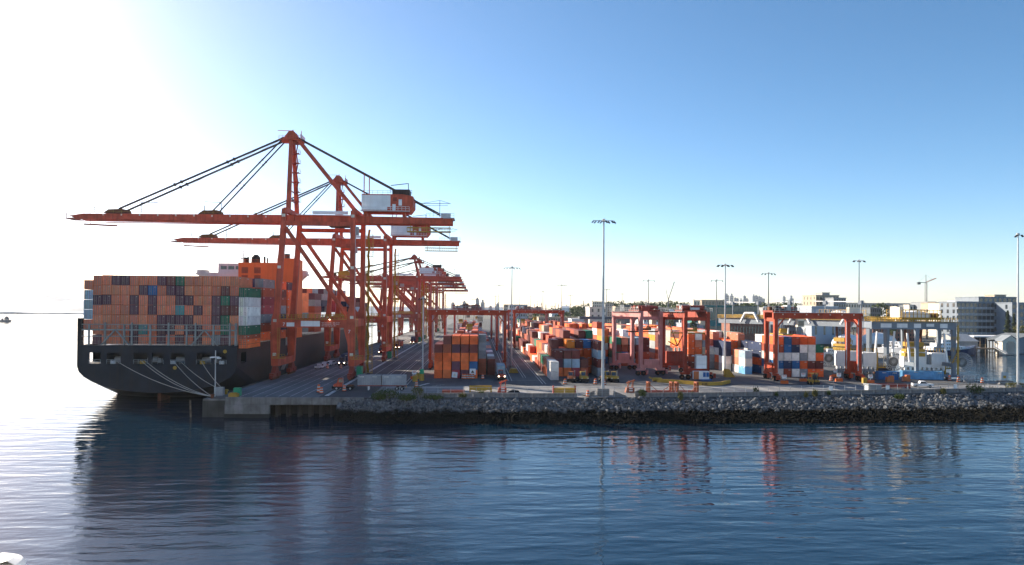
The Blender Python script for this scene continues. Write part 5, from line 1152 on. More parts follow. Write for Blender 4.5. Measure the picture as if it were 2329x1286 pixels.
for k, (a, b, m, lb) in enumerate(((1142, 893, 'crane', 'red upright cabin unit with white stripes on the apron'), (1432, 893, 'rackpaint', 'orange machine with raked boom by the mast footing'))):
    p = gp(a, b); t = thing('plant_unit', lb, 'machine', p); g = MB(); g.prism([(p.x - 1.2, DZ), (p.x + 1.1, DZ), (p.x + 1.1, DZ + 1.3), (p.x - .9, DZ + 1.3)], 'y', p.y - .8, p.y + .8); obj('body', g, M[m], t)
    g = MB(); [g.bar((p.x - .5 + 1.2 * q, p.y - .6 + 1.2 * r_, DZ + 1.3), (p.x - .1 + 1.0 * q, p.y - .6 + 1.2 * r_, DZ + 3.0), .16) for q in (0, 1) for r_ in (0, 1)]; g.bar((p.x - .8, p.y, DZ + 2.4), (p.x + 1.3, p.y, DZ + 3.2), .35); obj('boom', g, M[m], t)
    for q in range(2): g = MB(); g.box(p.x - .3, p.x + .6, p.y - .86, p.y - .81, DZ + .4 + q * .55, DZ + .65 + q * .55); obj('stripe', g, M['white'], t)
    g = MB(); g.prism([(p.x + 1.3, DZ), (p.x + 4.6, DZ), (p.x + 4.2, DZ + .5), (p.x + 2.6, DZ + .75)], 'y', p.y - .7, p.y + .7); obj('cover', g, M['black'], t)
# yellow crash barrier round the end-on gantry
t = thing('crash_barrier', 'long yellow crash barrier curving round the end-on red gantry, with chevrons', 'barrier', (66, 212, DZ)); P = [gp(a, b) for a, b in ((1495, 870), (1545, 873), (1580, 876), (1610, 878), (1640, 877), (1660, 872))]
for q, (a, b) in enumerate(zip(P, P[1:])):
    g = MB(); g.bar(a + Vector((0, 0, .55)), b + Vector((0, 0, .55)), .4, 1.0); obj('barrier_segment', g, M['yellow'], t)
for k in range(4):
    c = P[3] + Vector((-1.8 + k * .42, -.35, .55)); g = MB()
    for s in (-1, 1): g.bar(c, c + Vector((.3, 0, s * .38)), .14, .06, (0, 1, 0))
    obj('chevron', g, M['black'], t)
g = MB(); p = gp(1494, 868); g.tube((p.x - 1.2, p.y, DZ + .6), (p.x + 1.2, p.y, DZ + .6), .6, n=12); [g.tube((p.x - s, p.y, DZ + .6), (p.x - s - .01, p.y, DZ + .6), .5, .2) for s in (1.2,)]; g.tube((p.x + 1.2, p.y, DZ + .6), (p.x + 1.6, p.y, DZ + .6), .6, .3, 12); g.bar((p.x - 1.2, p.y, DZ + .7), (p.x - 2.4, p.y, DZ + 1.3), .35); top('tank', g, M['yellow'], 'small yellow tank lying at the end of the crash barrier', 'tank')
g = MB(); p = gp(1655, 858); g.prism([(p.x - 1, DZ), (p.x + 2.2, DZ), (p.x + .2, DZ + 2.6), (p.x - 1, DZ + 2.6)], 'y', p.y - 1, p.y + 1); top('ramp_block', g, M['yellow'], 'yellow wedge block at the foot of the lamp mast between gantries', 'block')
g = MB(); p = gp(1168, 848); g.prism([(p.x - 1.6, DZ), (p.x + 1.6, DZ), (p.x + 1.0, DZ + 1.4), (p.x - 1.0, DZ + 1.4)], 'y', p.y - 1.5, p.y + 1.5); top('mast_guard', g, M['yellow'], 'weathered yellow guard block at the foot of the lamp mast in the truck lane', 'block')
# grey-blue hut, boxes by the inlet
p = gp(1985, 893); t = thing('hut', 'small grey-blue hut with a pale side at the edge of the rock bank', 'hut', p)
g = MB(); g.box(p.x - 1.7, p.x + 1.7, p.y - 1.2, p.y + 1.2, DZ, DZ + 2.0); obj('wall', g, M['grey'], t)
g = MB(); g.prism([(p.x - 1.9, DZ + 2.01), (p.x + 1.9, DZ + 2.01), (p.x + 1.9, DZ + 2.1), (p.x - 1.9, DZ + 2.35)], 'y', p.y - 1.4, p.y + 1.4); obj('roof', g, M['steel'], t)
g = MB(); g.box(p.x - 1.78, p.x - 1.71, p.y - .8, p.y + .6, DZ + .1, DZ + 1.8); obj('door', g, M['white'], t)
for (a, b, c, L, rz, lb) in ((2143, 864, 'S', 12.19, 78, 'long sky blue container by the inlet shore'), (2040, 864, 'B', 6.06, 82, 'short blue container behind the white pickup'), (2025, 850, 'N', 6.06, 82, 'short dark blue container behind the other blue one'), (2035, 838, 'Y', 6.06, 80, 'short pale grey container at the inlet edge'), (1985, 846, 'B', 6.06, 80, 'short blue container by the rail gantry leg')):
    p = gp(a, b); load(c, lb, (p.x, p.y, DZ + .05), R(rz), L, 'containers by the inlet')
for k, (a, b) in enumerate(((2057, 868), (2064, 868), (2020, 870), (2027, 870), (1966, 872))):
    p = gp(a, b); g = MB(); g.box(p.x - .6, p.x + .6, p.y - .5, p.y + .5, DZ, DZ + 1.6 + .4 * (k % 2)); g.box(p.x - .4, p.x + .4, p.y - .52, p.y - .51, DZ + .3, DZ + 1.2); top('storage_bin', g, M['orange' if k < 4 else 'yellow'], f'orange storage bin by the inlet car park, {ORD[k]} from the white pickup' if k < 4 else 'yellow storage bin beside the red gantry leg', 'bin', 'storage bins')
p = gp(2285, 874); g = MB(); g.prism([(p.x - 2.4, DZ), (p.x + 2.2, DZ), (p.x + 2, DZ + 1), (p.x - 1.8, DZ + 1)], 'y', p.y - 1, p.y + 1); top('concrete_block', g, M['concrete'], 'long pale concrete block near the slim lamp mast', 'block')
t = thing('notice_board', 'metal notice board with a yellow notice near the slim lamp mast', 'sign', p); q = p + Vector((1.2, 1.6, 0))
g = MB(); g.box(q.x - 1, q.x + 1, q.y, q.y + .1, DZ + 1, DZ + 3.4); obj('board', g, M['galv'], t)
g = MB(); g.box(q.x - .45, q.x + .45, q.y - .04, q.y - .01, DZ + 1.6, DZ + 2.4); obj('notice', g, M['yellow'], t)
# aluminium gangway frames at the inlet
for k, (a, b) in enumerate(((2195, 868), (2212, 869))):
    p = gp(a, b); g = MB(); [g.rail((p.x - 1.8, p.y + d, DZ), (p.x + 1.8, p.y + d, DZ), 1.9, .12, .9) for d in (-.8, .8)]; top('pipe_frame', g, M['galv'], f'galvanised pipe frame by the inlet shore, {ORD[k]} past the blue container', 'frame', 'pipe frames')

# concrete kerb blocks along the brow, ramp, fence
def barrier_mesh(L=3.6):
    g = MB(); g.prism([(-.4, 0), (.4, 0), (.3, .35), (.22, .95), (-.22, .95), (-.3, .35)], 'x', -L / 2 + .03, L / 2 - .03); return g.mesh('concrete_barrier', M['concrete'])
bm_ = barrier_mesh(); k = 0; x = -21.0
while x < 150:
    if not 24.5 < x < 38.5:
        y = brow(x) + 1.15; o = link('concrete_barrier', bm_); o.location = (x, y, DZ); o.rotation_euler = (0, 0, math.atan2(brow(x + 1) - brow(x - 1), 2)); tag(o, f'pale concrete barrier block on the brow of the rock bank, {ORD[k] if k < len(ORD) else "last"} from the wharf', 'barrier', 'concrete barriers along the rock bank'); k += 1
    x += 3.62
g = MB(); g.box(29.9, 32.7, 179.0, 181.8, DZ - 1.2, DZ + 1.7); top('mast_footing', g, M['concrete'], 'square concrete footing block of the tallest lamp mast', 'footing')
for s in (-1, 1):
    g = MB(); c = 31.3 + s * 5.2; g.prism([(c - s * 2.8, DZ - .8), (c + s * 2.8, DZ - .8), (c - s * 2.8, DZ + 1.3)][::s], 'y', 178.4, 179.0); top('wing_wall', g, M['concrete'], f'sloping concrete wing wall on the {"wharf" if s < 0 else "inlet"} side of the mast footing', 'wall')
fence = thing('chain_link_fence', 'thin grey wire fence on posts along the brow of the rock bank', 'fence', (60, 180, DZ)); pm = MB(); pm.tube((0, 0, 0), (0, 0, 2.3), .045, n=6); pm = pm.mesh('fence_post', M['galv'])
xs_ = [-22 + 3.1 * i for i in range(58)]
for x in xs_: o = link('fence_post', pm, fence); o.location = Vector((x, brow(x) + 2.0, DZ)) - ORG[fence.name]
wr = MB()
for a, b in zip(xs_, xs_[1:]):
    for z in (.1, .55, 1.0, 1.5, 2.25): wr.bar((a, brow(a) + 2.0, DZ + z), (b, brow(b) + 2.0, DZ + z), .022 if z < 2 else .05)
obj('fence_wire', wr, M['galv'], fence)
for a, b in ((1855, 882), (2153, 882), (2018, 888)):
    p = gp(a, b + 6); g = MB(); y = brow(p.x) + 1.9; g.box(p.x - .5, p.x + .5, y - .06, y - .03, DZ + .8, DZ + 2.0); top('fence_sign', g, M['white'], 'white sign on the fence ' + {1855: 'below the yellow forklift', 2153: 'by the inlet car park', 2018: 'beside the grey-blue hut'}[a], 'sign', 'signs on the fence')

# plants on the brow
def leaf_clump(n, rx, ry, rz, rnd, size, base=0.0, up=.5):
    g = MB()
    for _ in range(n):
        while True:
            u = Vector((rnd.uniform(-1, 1), rnd.uniform(-1, 1), rnd.uniform(-1, 1)))
            if .25 < u.length < 1: break
        c = Vector((u.x * rx, u.y * ry, base + rz + u.z * rz)); s = size * rnd.uniform(.5, 1.4)
        a = Vector((rnd.gauss(0, 1), rnd.gauss(0, 1), rnd.gauss(0, 1))).normalized(); b = a.cross(Vector((rnd.gauss(0, 1), rnd.gauss(0, 1), rnd.gauss(0, 1)))).normalized()
        g.add([c - a * s, c + b * s * .55, c + a * s, c - b * s * .55], [(0, 1, 2, 3)])
    return g
def shrub(label, x, y, w_, h, m, rnd, z=DZ - .3, n=260):
    t = thing('shrub', label, 'shrub', (x, y, z), 'shrubs along the rock bank')
    g = MB(); [g.tube((x, y, z - .3), (x + rnd.uniform(-.5, .5) * w_, y + rnd.uniform(-.3, .3) * w_, z + h * .75), .05, .02, 5) for _ in range(5)]; obj('stem', g, M['bark'], t)
    g = leaf_clump(n, w_, w_ * .7, h / 2, rnd, .22); 
    for _ in range(n // 8):                # sprays that break the outline
        a = rnd.uniform(0, 6.28); p = Vector((math.cos(a) * w_ * rnd.uniform(.3, 1), math.sin(a) * w_ * .6, h * rnd.uniform(.5, 1))); q = p + Vector((rnd.uniform(-.3, .3), rnd.uniform(-.2, .2), rnd.uniform(.2, .7))); g.bar(p, q, .09, .02)
    g.v = [(a + x, b + y, c + z) for a, b, c in g.v]; obj('foliage', g, M[m], t)
rnd = random.Random(77)
for k, (a, b, w_, h, m, lb) in enumerate(((880, 906, 3.0, 2.3, 'leaf', 'broad green shrub at the end of the wharf edge beam'), (862, 908, 2.0, 1.6, 'leaf', 'low green shrub hiding the wharf edge'), (950, 905, 1.7, 2.9, 'leaf_dry', 'tall yellow-green shrub at the brow past the trailer'), (925, 909, 2.4, 1.3, 'leaf', 'low spreading shrub between two taller ones'), (985, 907, 2.6, 1.0, 'leaf', 'thin grassy shrub below the red lifting frame'), (1052, 906, 1.0, 1.4, 'leaf_dry', 'small weedy bush before the pale barriers'), (1095, 905, .9, 1.8, 'leaf', 'bare twiggy bush below the yellow lifting frame'), (1460, 905, 1.0, 2.2, 'leaf', 'dark bush at the end of the braced orange rack'), (1548, 908, .7, 1.8, 'leaf_dry', 'yellowish weed on the rock face below the orange rack'), (1575, 903, .6, 1.2, 'leaf', 'small dark bush at the landward end of the orange rack'), (1719, 901, .8, 2.3, 'needle', 'spiky dark bush alone on the brow'), (1766, 902, .5, 1.0, 'leaf', 'tiny dark weed on the brow'), (1833, 903, .6, 1.2, 'leaf_dry', 'pale weed on the brow below the blue block'), (1853, 902, .7, 1.7, 'leaf_dry', 'yellow-green weed below the fence sign'), (1885, 900, .5, 1.1, 'leaf', 'dark tuft on the brow past the fence sign'), (2218, 894, 2.6, 2.4, 'leaf', 'big green shrub on the brow near the inlet'), (2045, 906, 1.4, 1.0, 'leaf', 'low bush on the rocks below the red frame'), (2265, 890, 3.2, 1.0, 'leaf_dry', 'grassy patch of shrub past the big green one'), (2310, 884, 3.0, 1.9, 'leaf_dry', 'rounded shrub at the foot of the slim lamp mast'), (2145, 896, .8, 1.6, 'leaf_dry', 'thin weeds on the brow before the big green shrub'))):
    p = gp(a, b, DZ - .2); shrub(lb, p.x, p.y, w_, h, m, rnd, DZ - .4, int(120 + 110 * w_))
# the white passenger ship the picture is taken from: its bulwark corner shows, its unseen side, enlarged, is added to bounce sun forward
t = thing('passenger_ship', 'white passenger ship the view is taken from, its rounded bulwark corner just showing', 'ship', (0, -20, 0))
g = MB(); g.prism([(-130, 0), (165, 0), (190, 20), (-140, 20)], 'y', -34, -2.2); obj('hull', g, M['shipwhite'], t)
for k in range(11):
    z = 20.01 + k * 3.1; sh = 1.2 * (k > 7); x0, x1 = -128 + k * 1.5, 150 - k * 3.5
    g = MB(); g.box(x0, x1, -33 + sh, -4.2 - sh, z, z + 3.08); obj('deck_house', g, M['shipwhite'], t)
    if k not in (1, 2): g = MB(); g.box(x0, x1, -4.18 - sh, -2.6 - sh, z + 2.85, z + 3.08); g.box(x0, x1, -2.7 - sh, -2.6 - sh, z, z + 1.1); obj('balcony', g, M['shipwhite'], t)
g = MB(); n = 24; vs = []; fs = []
prof = [(0, 0), (.02, .03), (.07, .05), (.13, .03), (.16, 0), (.16, -.9), (0, -.9)]
for i in range(n + 1):
    a = R(100) * i / n; cx, cy = -2.97, 4.57
    for (o_, z) in prof: rr = .2 - o_; vs.append((cx + rr * math.sin(a), cy + rr * math.cos(a), 24.40 + z))
m_ = len(prof)
for i in range(n):
    for j in range(m_): fs.append((i * m_ + j, i * m_ + (j + 1) % m_, (i + 1) * m_ + (j + 1) % m_, (i + 1) * m_ + j))
g.add(vs, fs); g.box(-6.5, -2.97, 4.61, 4.77, 23.5, 24.42); g.box(-2.93, -2.77, -2.2, 4.57, 23.5, 24.42); obj('bulwark', g, M['shipwhite'], t)
g = MB(); g.box(-6.5, -2.95, -2.2, 4.6, 23.0, 24.41); obj('wing_deck', g, M['shipwhite'], t)
# ================================================================== inlet: boats, sheds, piers
def boat(label, x, y, L, rz, hm, cabins=2, mast_h=0, group='boats moored in the inlet', name='motor_yacht', f=1.0):
    t = thing(name, label, 'boat', (0, 0, 0), group); b = L * .13
    sec = [(-.5, .92, 1.5), (-.3, 1, 1.5), (0, 1, 1.6), (.25, .85, 1.9), (.4, .5, 2.3), (.5, .04, 2.7)]; vs = []; fs = []
    for u, k, h in sec:
        hb = b * k; hh = h * f; vs += [(u * L, -hb, hh), (u * L, -hb * .8, .1), (u * L, 0, -.6), (u * L, hb * .8, .1), (u * L, hb, hh)]
    for i in range(len(sec) - 1):
        for j in range(4): o = i * 5; fs.append((o + j, o + j + 1, o + 5 + j + 1, o + 5 + j))
        fs.append((i * 5 + 4, i * 5, i * 5 + 5, i * 5 + 9))
    fs.append((0, 1, 2, 3, 4)); g = MB(); g.add(vs, fs); hl = obj('hull', g, M[hm], t)
    g = MB(); [g.bar((sec[i][0] * L, s * (b * sec[i][1] + .03), sec[i][2] * f - .15), (sec[i + 1][0] * L, s * (b * sec[i + 1][1] + .03), sec[i + 1][2] * f - .15), .08, .2) for i in range(4) for s in (-1, 1)]; obj('sheer_stripe', g, M['white'], t)
    z = 1.5 * f
    for k in range(cabins):
        a0, a1 = -.38 + .1 * k, .2 - .1 * k; g = MB(); g.prism([(a0 * L, z), (a1 * L + .8, z), (a1 * L, z + 2.0), (a0 * L, z + 2.0)], 'y', -b * (.75 - .15 * k), b * (.75 - .15 * k)); cb = obj('cabin', g, M['white'], t)
        n = max(2, int((a1 - a0) * L / 1.6))
        for q in range(n):
            for s in (-1, 1): g = MB(); x0 = a0 * L + .3 + q * 1.5; yy = s * (b * (.75 - .15 * k) + .02); g.box(x0, x0 + 1.0, min(yy, yy + s * .02), max(yy, yy + s * .02), z + .8, z + 1.5); obj('window', g, M['glass'], cb)
        z += 2.02
    g = MB(); g.rail((.2 * L, -b * .8, 1.9 * f), (.44 * L, -b * .3, 2.4 * f), .9, .06, 1.2); g.rail((.2 * L, b * .8, 1.9 * f), (.44 * L, b * .3, 2.4 * f), .9, .06, 1.2); obj('guard_rail', g, M['galv'], t)
    g = MB(); g.tube((-.1 * L, 0, z), (-.1 * L, 0, z + 2.5 + mast_h), .1, .04, 6); g.bar((-.1 * L - .9, 0, z + 1.4), (-.1 * L + .9, 0, z + 1.4), .12); obj('mast', g, M['galv'], t)
    if mast_h: g = MB(); g.bar((-.1 * L, 0, z + .6), (-.42 * L, 0, z + .5), .16); obj('boom', g, M['galv'], t)
    t.location = (x, y, .15); t.rotation_euler = (0, 0, rz)
p = gp(2135, 806, 0); boat('large navy-hulled yacht with white superstructure beyond the nearer rail gantry', p.x, p.y - 10, 40, R(12), 'navy', 3, 0, f=2.2)
p = gp(2040, 806, 0); boat('white-hulled vessel stern-on beside the navy yacht', p.x, p.y, 22, R(-60), 'white', 2, f=2.4)
p = gp(2068, 806, 0); boat('dark blue workboat beside the white-hulled vessel', p.x, p.y, 18, R(5), 'navy', 1, f=2.2)
for k, (a, b, L, rz, lb) in enumerate(((1905, 818, 20, -5, 'grey-white launch in the shade under the bright red gantry'), (1960, 815, 14, 3, 'white cruiser behind the red gantry leg'), (2065, 826, 9, 10, 'small open white skiff in mid inlet'), (2060, 790, 15, 0, 'white cruiser behind the pier'), (1860, 775, 12, 0, 'sailing boat with tall mast behind the blue and white block'), (1880, 778, 12, 4, 'second sailing boat behind the blue and white block'), (2110, 790, 14, 8, 'sailing boat by the navy yacht'), (2220, 802, 12, 30, 'small cabin boat covered by a pale tarpaulin near the long shed'))):
    p = gp(a, b, 0); boat(lb, p.x, p.y, L, R(rz), 'white', 1 if k != 0 else 2, 9 if 'sailing' in lb else 0, name='sailing_boat' if 'sailing' in lb else 'cabin_boat')
# masts forest behind the trolley
for k in range(10):
    p = gp(2118 + k * 4, 785 + (k % 3), 0); t = thing('sailing_boat', f'white yacht with bare mast in the marina behind the navy yacht, {ORD[k]} along the row', 'boat', (p.x, p.y, 0), 'yachts in the marina')
    g = MB(); g.prism([(-4, 0), (3, 0), (4.5, 1.2), (-4, 1.0)], 'y', -1.1, 1.1); g.v = [(a + p.x, b + p.y, c) for a, b, c in g.v]; obj('hull', g, M['white'], t)
    g = MB(); g.tube((p.x, p.y, 1), (p.x, p.y, 10 + (k * 7) % 5), .11, .05, 6); g.bar((p.x, p.y, 2.2), (p.x - 3.4, p.y, 2.1), .14); obj('mast', g, M['galv'], t)
def gable(label, x0, x1, y0, y1, z0, zw, zr, wall, roof, name='boathouse', ridge='y', door=None, cat='shed'):
    t = thing(name, label, cat, ((x0 + x1) / 2, (y0 + y1) / 2, z0), None); g = MB(); g.box(x0, x1, y0, y1, z0, zw); w_ = obj('wall', g, M[wall], t)
    xm, ym = (x0 + x1) / 2, (y0 + y1) / 2; g = MB()
    if ridge == 'y':
        g.prism([(x0, zw), (x1, zw), (xm, zr)], 'y', y0, y1); obj('gable', g, M[wall], t); g = MB()
        for s in (-1, 1): g.prism([(xm, zr + .02), (xm, zr + .3), (xm + s * ((x1 - x0) / 2 + .6), zw + .05), (xm + s * ((x1 - x0) / 2 + .6), zw - .25)][::s], 'y', y0 - .5, y1 + .5)
    else:
        g.prism([(y0, zw), (y1, zw), (ym, zr)], 'x', x0, x1); obj('gable', g, M[wall], t); g = MB()
        for s in (-1, 1): g.prism([(ym, zr + .02), (ym, zr + .3), (ym + s * ((y1 - y0) / 2 + .6), zw + .05), (ym + s * ((y1 - y0) / 2 + .6), zw - .25)][::-s], 'x', x0 - .5, x1 + .5)
    obj('roof', g, M[roof], t)
    if door:
        wd = (x1 - x0) * .52; g = MB(); P = [(xm - wd / 2, z0), (xm + wd / 2, z0), (xm + wd / 2, zw - 1.4), (xm + wd * .33, zw - .2), (xm - wd * .33, zw - .2), (xm - wd / 2, zw - 1.4)]; g.prism(P, 'y', y0 - .12, y0 - .02); obj('door', g, M[door], t)
        n = 6
        for k in range(n): g = MB(); z = z0 + .2 + (zw - 1.6 - z0) * k / n; g.box(xm - wd / 2 + .2, xm + wd / 2 - .2, y0 - .19, y0 - .125, z, z + (zw - 1.8 - z0) / n); obj('panel', g, M[door], t)
    return t
a = gp(2280, 808, 0); b = dp(2318, 808, a.y)
gable('pale gabled boathouse with arched blue door standing in the inlet', a.x, b.x, a.y, a.y + 7, .2, 8.6, 12.0, 'cream', 'grey', door='glass_blue')
a = dp(2322, 800, 440); gable('blue-walled shed with slate roof next to the pale boathouse', a.x, a.x + 26, 446, 470, .2, 9, 12.5, 'gantry', 'slate')
a = dp(2178, 785, 455); b = dp(2224, 785, 455); gable('grey-roofed boat shed with blue-grey gable behind the inlet piers', a.x, b.x, 455, 478, 1, 7.5, 11.5, 'stone_grey', 'steel', ridge='x')
t = thing('boat_shed', 'long low open boat shed with flat white roof behind the boathouse', 'shed', (340, 480, 0)); a = dp(2215, 780, 478); b = dp(2320, 780, 478)
g = MB(); g.box(a.x, b.x, 478, 500, 9.3, 10.1); obj('roof', g, M['roofwhite'], t)
for k in range(9): g = MB(); x = a.x + 1 + (b.x - a.x - 2) * k / 8; g.box(x - .2, x + .2, 478.3, 478.7, 0, 9.29); obj('post', g, M['wood'], t)
g = MB(); g.box(a.x, b.x, 490, 490.4, 0, 9.2); obj('back_wall', g, M['navy'], t)
def dome(label, a, b, y, z0, h, dep, m):
    p = dp(a, 770, y); q = dp(b, 770, y); cx = (p.x + q.x) / 2; r = (q.x - p.x) / 2; t = thing('dome_shed', label, 'shed', (cx, y, z0), 'white dome roofs beyond the inlet')
    vs = []; fs = []; n = 16; mm = 8
    for i in range(n + 1):
        for j in range(mm + 1):
            u = math.pi * i / n; v = math.pi * j / mm; vs.append((cx - r * math.cos(u), y - dep * math.sin(u) * math.cos(v), z0 + h * math.sin(u) ** .8 * math.sin(v) ** .8))
    for i in range(n):
        for j in range(mm): o = i * (mm + 1) + j; fs.append((o, o + 1, o + mm + 2, o + mm + 1))
    g = MB(); g.add(vs, fs); obj('roof', g, M[m], t)
    g = MB(); g.box(cx - r, cx + r, y - 1, y + 1, z0 - 3, z0 - .02); obj('wall', g, M['stone_grey'], t)
dome('white rounded dome roof directly behind the bright red gantry leg', 1893, 1960, 470, 4.2, 7, 8, 'roofwhite')
dome('wider white dome roof beyond the rail gantry pillar', 1955, 2037, 480, 4.6, 7.4, 9, 'roofwhite')
# piers and mossy bank
for k, (a, b, y, w_) in enumerate(((1885, 1930, 420, 8), (2000, 2090, 455, 6), (2185, 2275, 436, 5))):
    p = dp(a, 790, y); q = dp(b, 790, y); t = thing('pier', ('old timber pier with weedy top behind the blue and white block', 'timber pier deck in the middle of the inlet', 'dark timber pier beside the boathouse')[k], 'pier', ((p.x + q.x) / 2, y, 0))
    g = MB(); g.box(p.x, q.x, y, y + w_, 3.2, 4.0); obj('deck', g, M['wood'], t)
    n = max(4, int((q.x - p.x) / 2.2))
    for i in range(n): g = MB(); x = p.x + (q.x - p.x) * (i + .5) / n; g.tube((x, y + .2, -2), (x, y + .2, 3.19), .22, n=6); obj('pile', g, M['pile'], t)
    if k == 0: g = MB(); [g.rock((rnd.uniform(p.x, q.x), y + rnd.uniform(.5, 7), 4.1), rnd.uniform(.6, 1.4), rnd) for _ in range(60)]; obj('weeds', g, M['leaf_dry'], t)
p = dp(2262, 790, 430); q = dp(2290, 800, 420); g = MB(); g.bar((p.x, 430, 5), (q.x, 420, 1.4), 1.4, .3); g.rail((p.x, 430, 5.1), (q.x, 420, 1.5), 1.0, .1, 2); top('gangway', g, M['steel'], 'sloping gangway down to the pale boathouse float', 'gangway')
t = thing('pile_hoist', 'tall dark pile frame at the end of the pier by the boathouse', 'pile frame', (0, 0, 0))
for k, x_ in enumerate((2250, 2258, 2268, 2274)): p = dp(x_, 790, 440); g = MB(); g.tube((p.x, 440, -2), (p.x, 440, 9), .35, n=8); obj('pile', g, M['pile'], t)
p = dp(2248, 770, 440); q = dp(2276, 770, 440); g = MB(); g.box(p.x, q.x, 439.5, 440.5, 8.2, 9.2); obj('cap_beam', g, M['pile'], t)

# ================================================================== buildings
win = {}
def building(label, x0, x1, y0, y1, z0, z1, m, fl, nb, wm='glass', wf=.62, wh=.55, roof=None, rz=0, name='building', side=0, cat='building', balcony=False, band=None):
    cx, cy = (x0 + x1) / 2, (y0 + y1) / 2; t = thing(name, label, cat, (0, 0, 0))
    hx, hy = (x1 - x0) / 2, (y1 - y0) / 2; H = z1 - z0
    g = MB(); g.box(-hx, hx, -hy, hy, 0, H); wl = obj('wall', g, M[m], t)
    fh = H / max(1, fl); bw = 2 * hx / max(1, nb)
    key = (round(bw * wf, 2), round(fh * wh, 2), wm)
    if key not in win:
        w2, h2 = bw * wf, fh * wh; win[key] = MB().box(-w2 / 2, w2 / 2, -.12, .05, 0, h2).mesh('window', M[wm])
    for f in range(fl):
        for b in range(nb): o = link('window', win[key], t); o.location = (-hx + bw * (b + .5), -hy, fh * (f + .25))
    if side:
        sw = 2 * hy / side
        for f in range(fl):
            for b in range(side): o = link('window', win[key], t); o.location = (-hx, -hy + sw * (b + .5), fh * (f + .25)); o.rotation_euler = (0, 0, R(-90)); o.scale = (min(1, sw / bw), 1, 1)
    if balcony:
        for f in range(1, fl): g = MB(); g.box(-hx, hx, -hy - 1.5, -hy - .01, fh * f - .25, fh * f); g.rail((-hx, -hy - 1.45, fh * f), (hx, -hy - 1.45, fh * f), 1.1, .2, bw); obj('balcony', g, M['white'], t)
    g = MB(); g.box(-hx - .3, hx + .3, -hy - .3, hy + .3, H + .01, H + .6); obj('parapet', g, M[roof or m], t)
    t.location = (cx, cy, z0); t.rotation_euler = (0, 0, rz); return t
def bpx(label, a, b, ytop, Y, dep, m, fl, nb, z0=4, **k):
    p = dp(a, ytop, Y); q = dp(b, ytop, Y); return building(label, p.x, q.x, Y, Y + dep, z0, (p.z + q.z) / 2, m, fl, nb, **k)
bpx('glass-fronted grey apartment block with balconies at the inlet head', 2176, 2262, 688, 560, 22, 'gantry', 6, 9, wm='glass', wf=.74, wh=.6, balcony=True, side=3)
bpx('taller grey apartment wing stepping up behind the glass-fronted block', 2226, 2312, 677, 590, 30, 'gantry', 7, 8, wm='glass', wf=.65, wh=.6)
bpx('square stone penthouse tower on top of the apartment wing', 2262, 2288, 672, 600, 12, 'tan', 8, 2, wf=.3, wh=.4)
bpx('dark grey apartment block at the edge of the view behind the slim mast', 2302, 2345, 690, 540, 24, 'gantry', 5, 5, wm='glass', wf=.7, side=2)
bpx('white-topped apartment terrace behind the glass-fronted block', 2188, 2240, 686, 640, 20, 'white', 7, 8, wf=.5)
bpx('tan and grey block with small balconies past the yellow trolley', 2128, 2150, 690, 640, 22, 'tan', 6, 4, wf=.45)
bpx('slate grey block beside the tan one past the yellow trolley', 2110, 2128, 688, 660, 26, 'grey', 6, 3, wf=.5)
bpx('beige gable-end block before the glass-fronted apartments', 2150, 2168, 692, 620, 24, 'cream', 5, 2, wf=.3)
bpx('dark flat-roofed office behind the white trolley roof', 2072, 2112, 695, 680, 20, 'slate', 4, 8, wf=.7)
bpx('pale narrow stair tower behind the rail gantry trolley', 2068, 2078, 695, 600, 8, 'cream', 5, 1, wf=.3)
bpx('concrete apartment tower with dark sunlit-side balconies on the skyline', 1856, 1908, 673, 620, 26, 'tan', 8, 7, wf=.5, side=4)
bpx('square rooftop block on the concrete apartment tower', 1870, 1887, 667, 630, 12, 'stone_grey', 1, 2, wf=.4)
bpx('grey apartment slab just past the concrete tower', 1896, 1924, 679, 600, 20, 'grey', 8, 5, wf=.55)
bpx('long blue-grey shed with stepped roof below the concrete tower', 1846, 1905, 699, 480, 22, 'farpale', 1, 3, wf=.2, wh=.3, roof='roofwhite')
bpx('low dark offices with rooftop pipes behind the gantry girder', 1765, 1850, 700, 620, 24, 'slate', 4, 14, wf=.7)
bpx('dark green-glass office block behind the lamp mast', 1640, 1724, 698, 520, 30, 'slate', 5, 16, wm='glass_green', wf=.82, wh=.85)
bpx('paler glass pavilion in front of the dark office block', 1594, 1668, 697, 470, 30, 'teal', 2, 18, wm='glass_green', wf=.85, wh=.7)
bpx('tan brick building with square windows above the glass pavilion', 1596, 1648, 684, 640, 26, 'tan', 6, 7, wf=.5, side=4)
bpx('cream stair tower at the corner above the glass pavilion', 1578, 1592, 685, 600, 12, 'cream', 7, 2, wf=.3)
bpx('long red brick building under the grey rail gantry', 1660, 1742, 737, 400, 14, 'brick', 2, 12, wf=.5)
bpx('dark red brick warehouse behind the inlet boats', 1985, 2095, 748, 530, 20, 'brick', 3, 16, wf=.45)
bpx('white warehouse behind the pink gantry', 1464, 1512, 716, 470, 30, 'roofwhite', 3, 7, wf=.5, wh=.4)
bpx('blue-grey warehouse seen through the end-on gantry', 1560, 1600, 738, 420, 20, 'farpale', 1, 4, wf=.3, wh=.3)
bpx('cream control tower building over the far stacks', 1341, 1382, 700, 560, 20, 'cream', 5, 3, wf=.3)
bpx('pale high-rise flats on the hill behind the tallest lamp mast', 1347, 1372, 687, 900, 20, 'cream', 9, 5, wf=.5)
bpx('grey high-rise flats beside the pale ones on the hill', 1376, 1396, 692, 950, 20, 'stone_grey', 9, 4, wf=.5)
bpx('tan apartment row right of the high-rises on the hill', 1400, 1462, 698, 900, 20, 'tan', 5, 12, wf=.5)
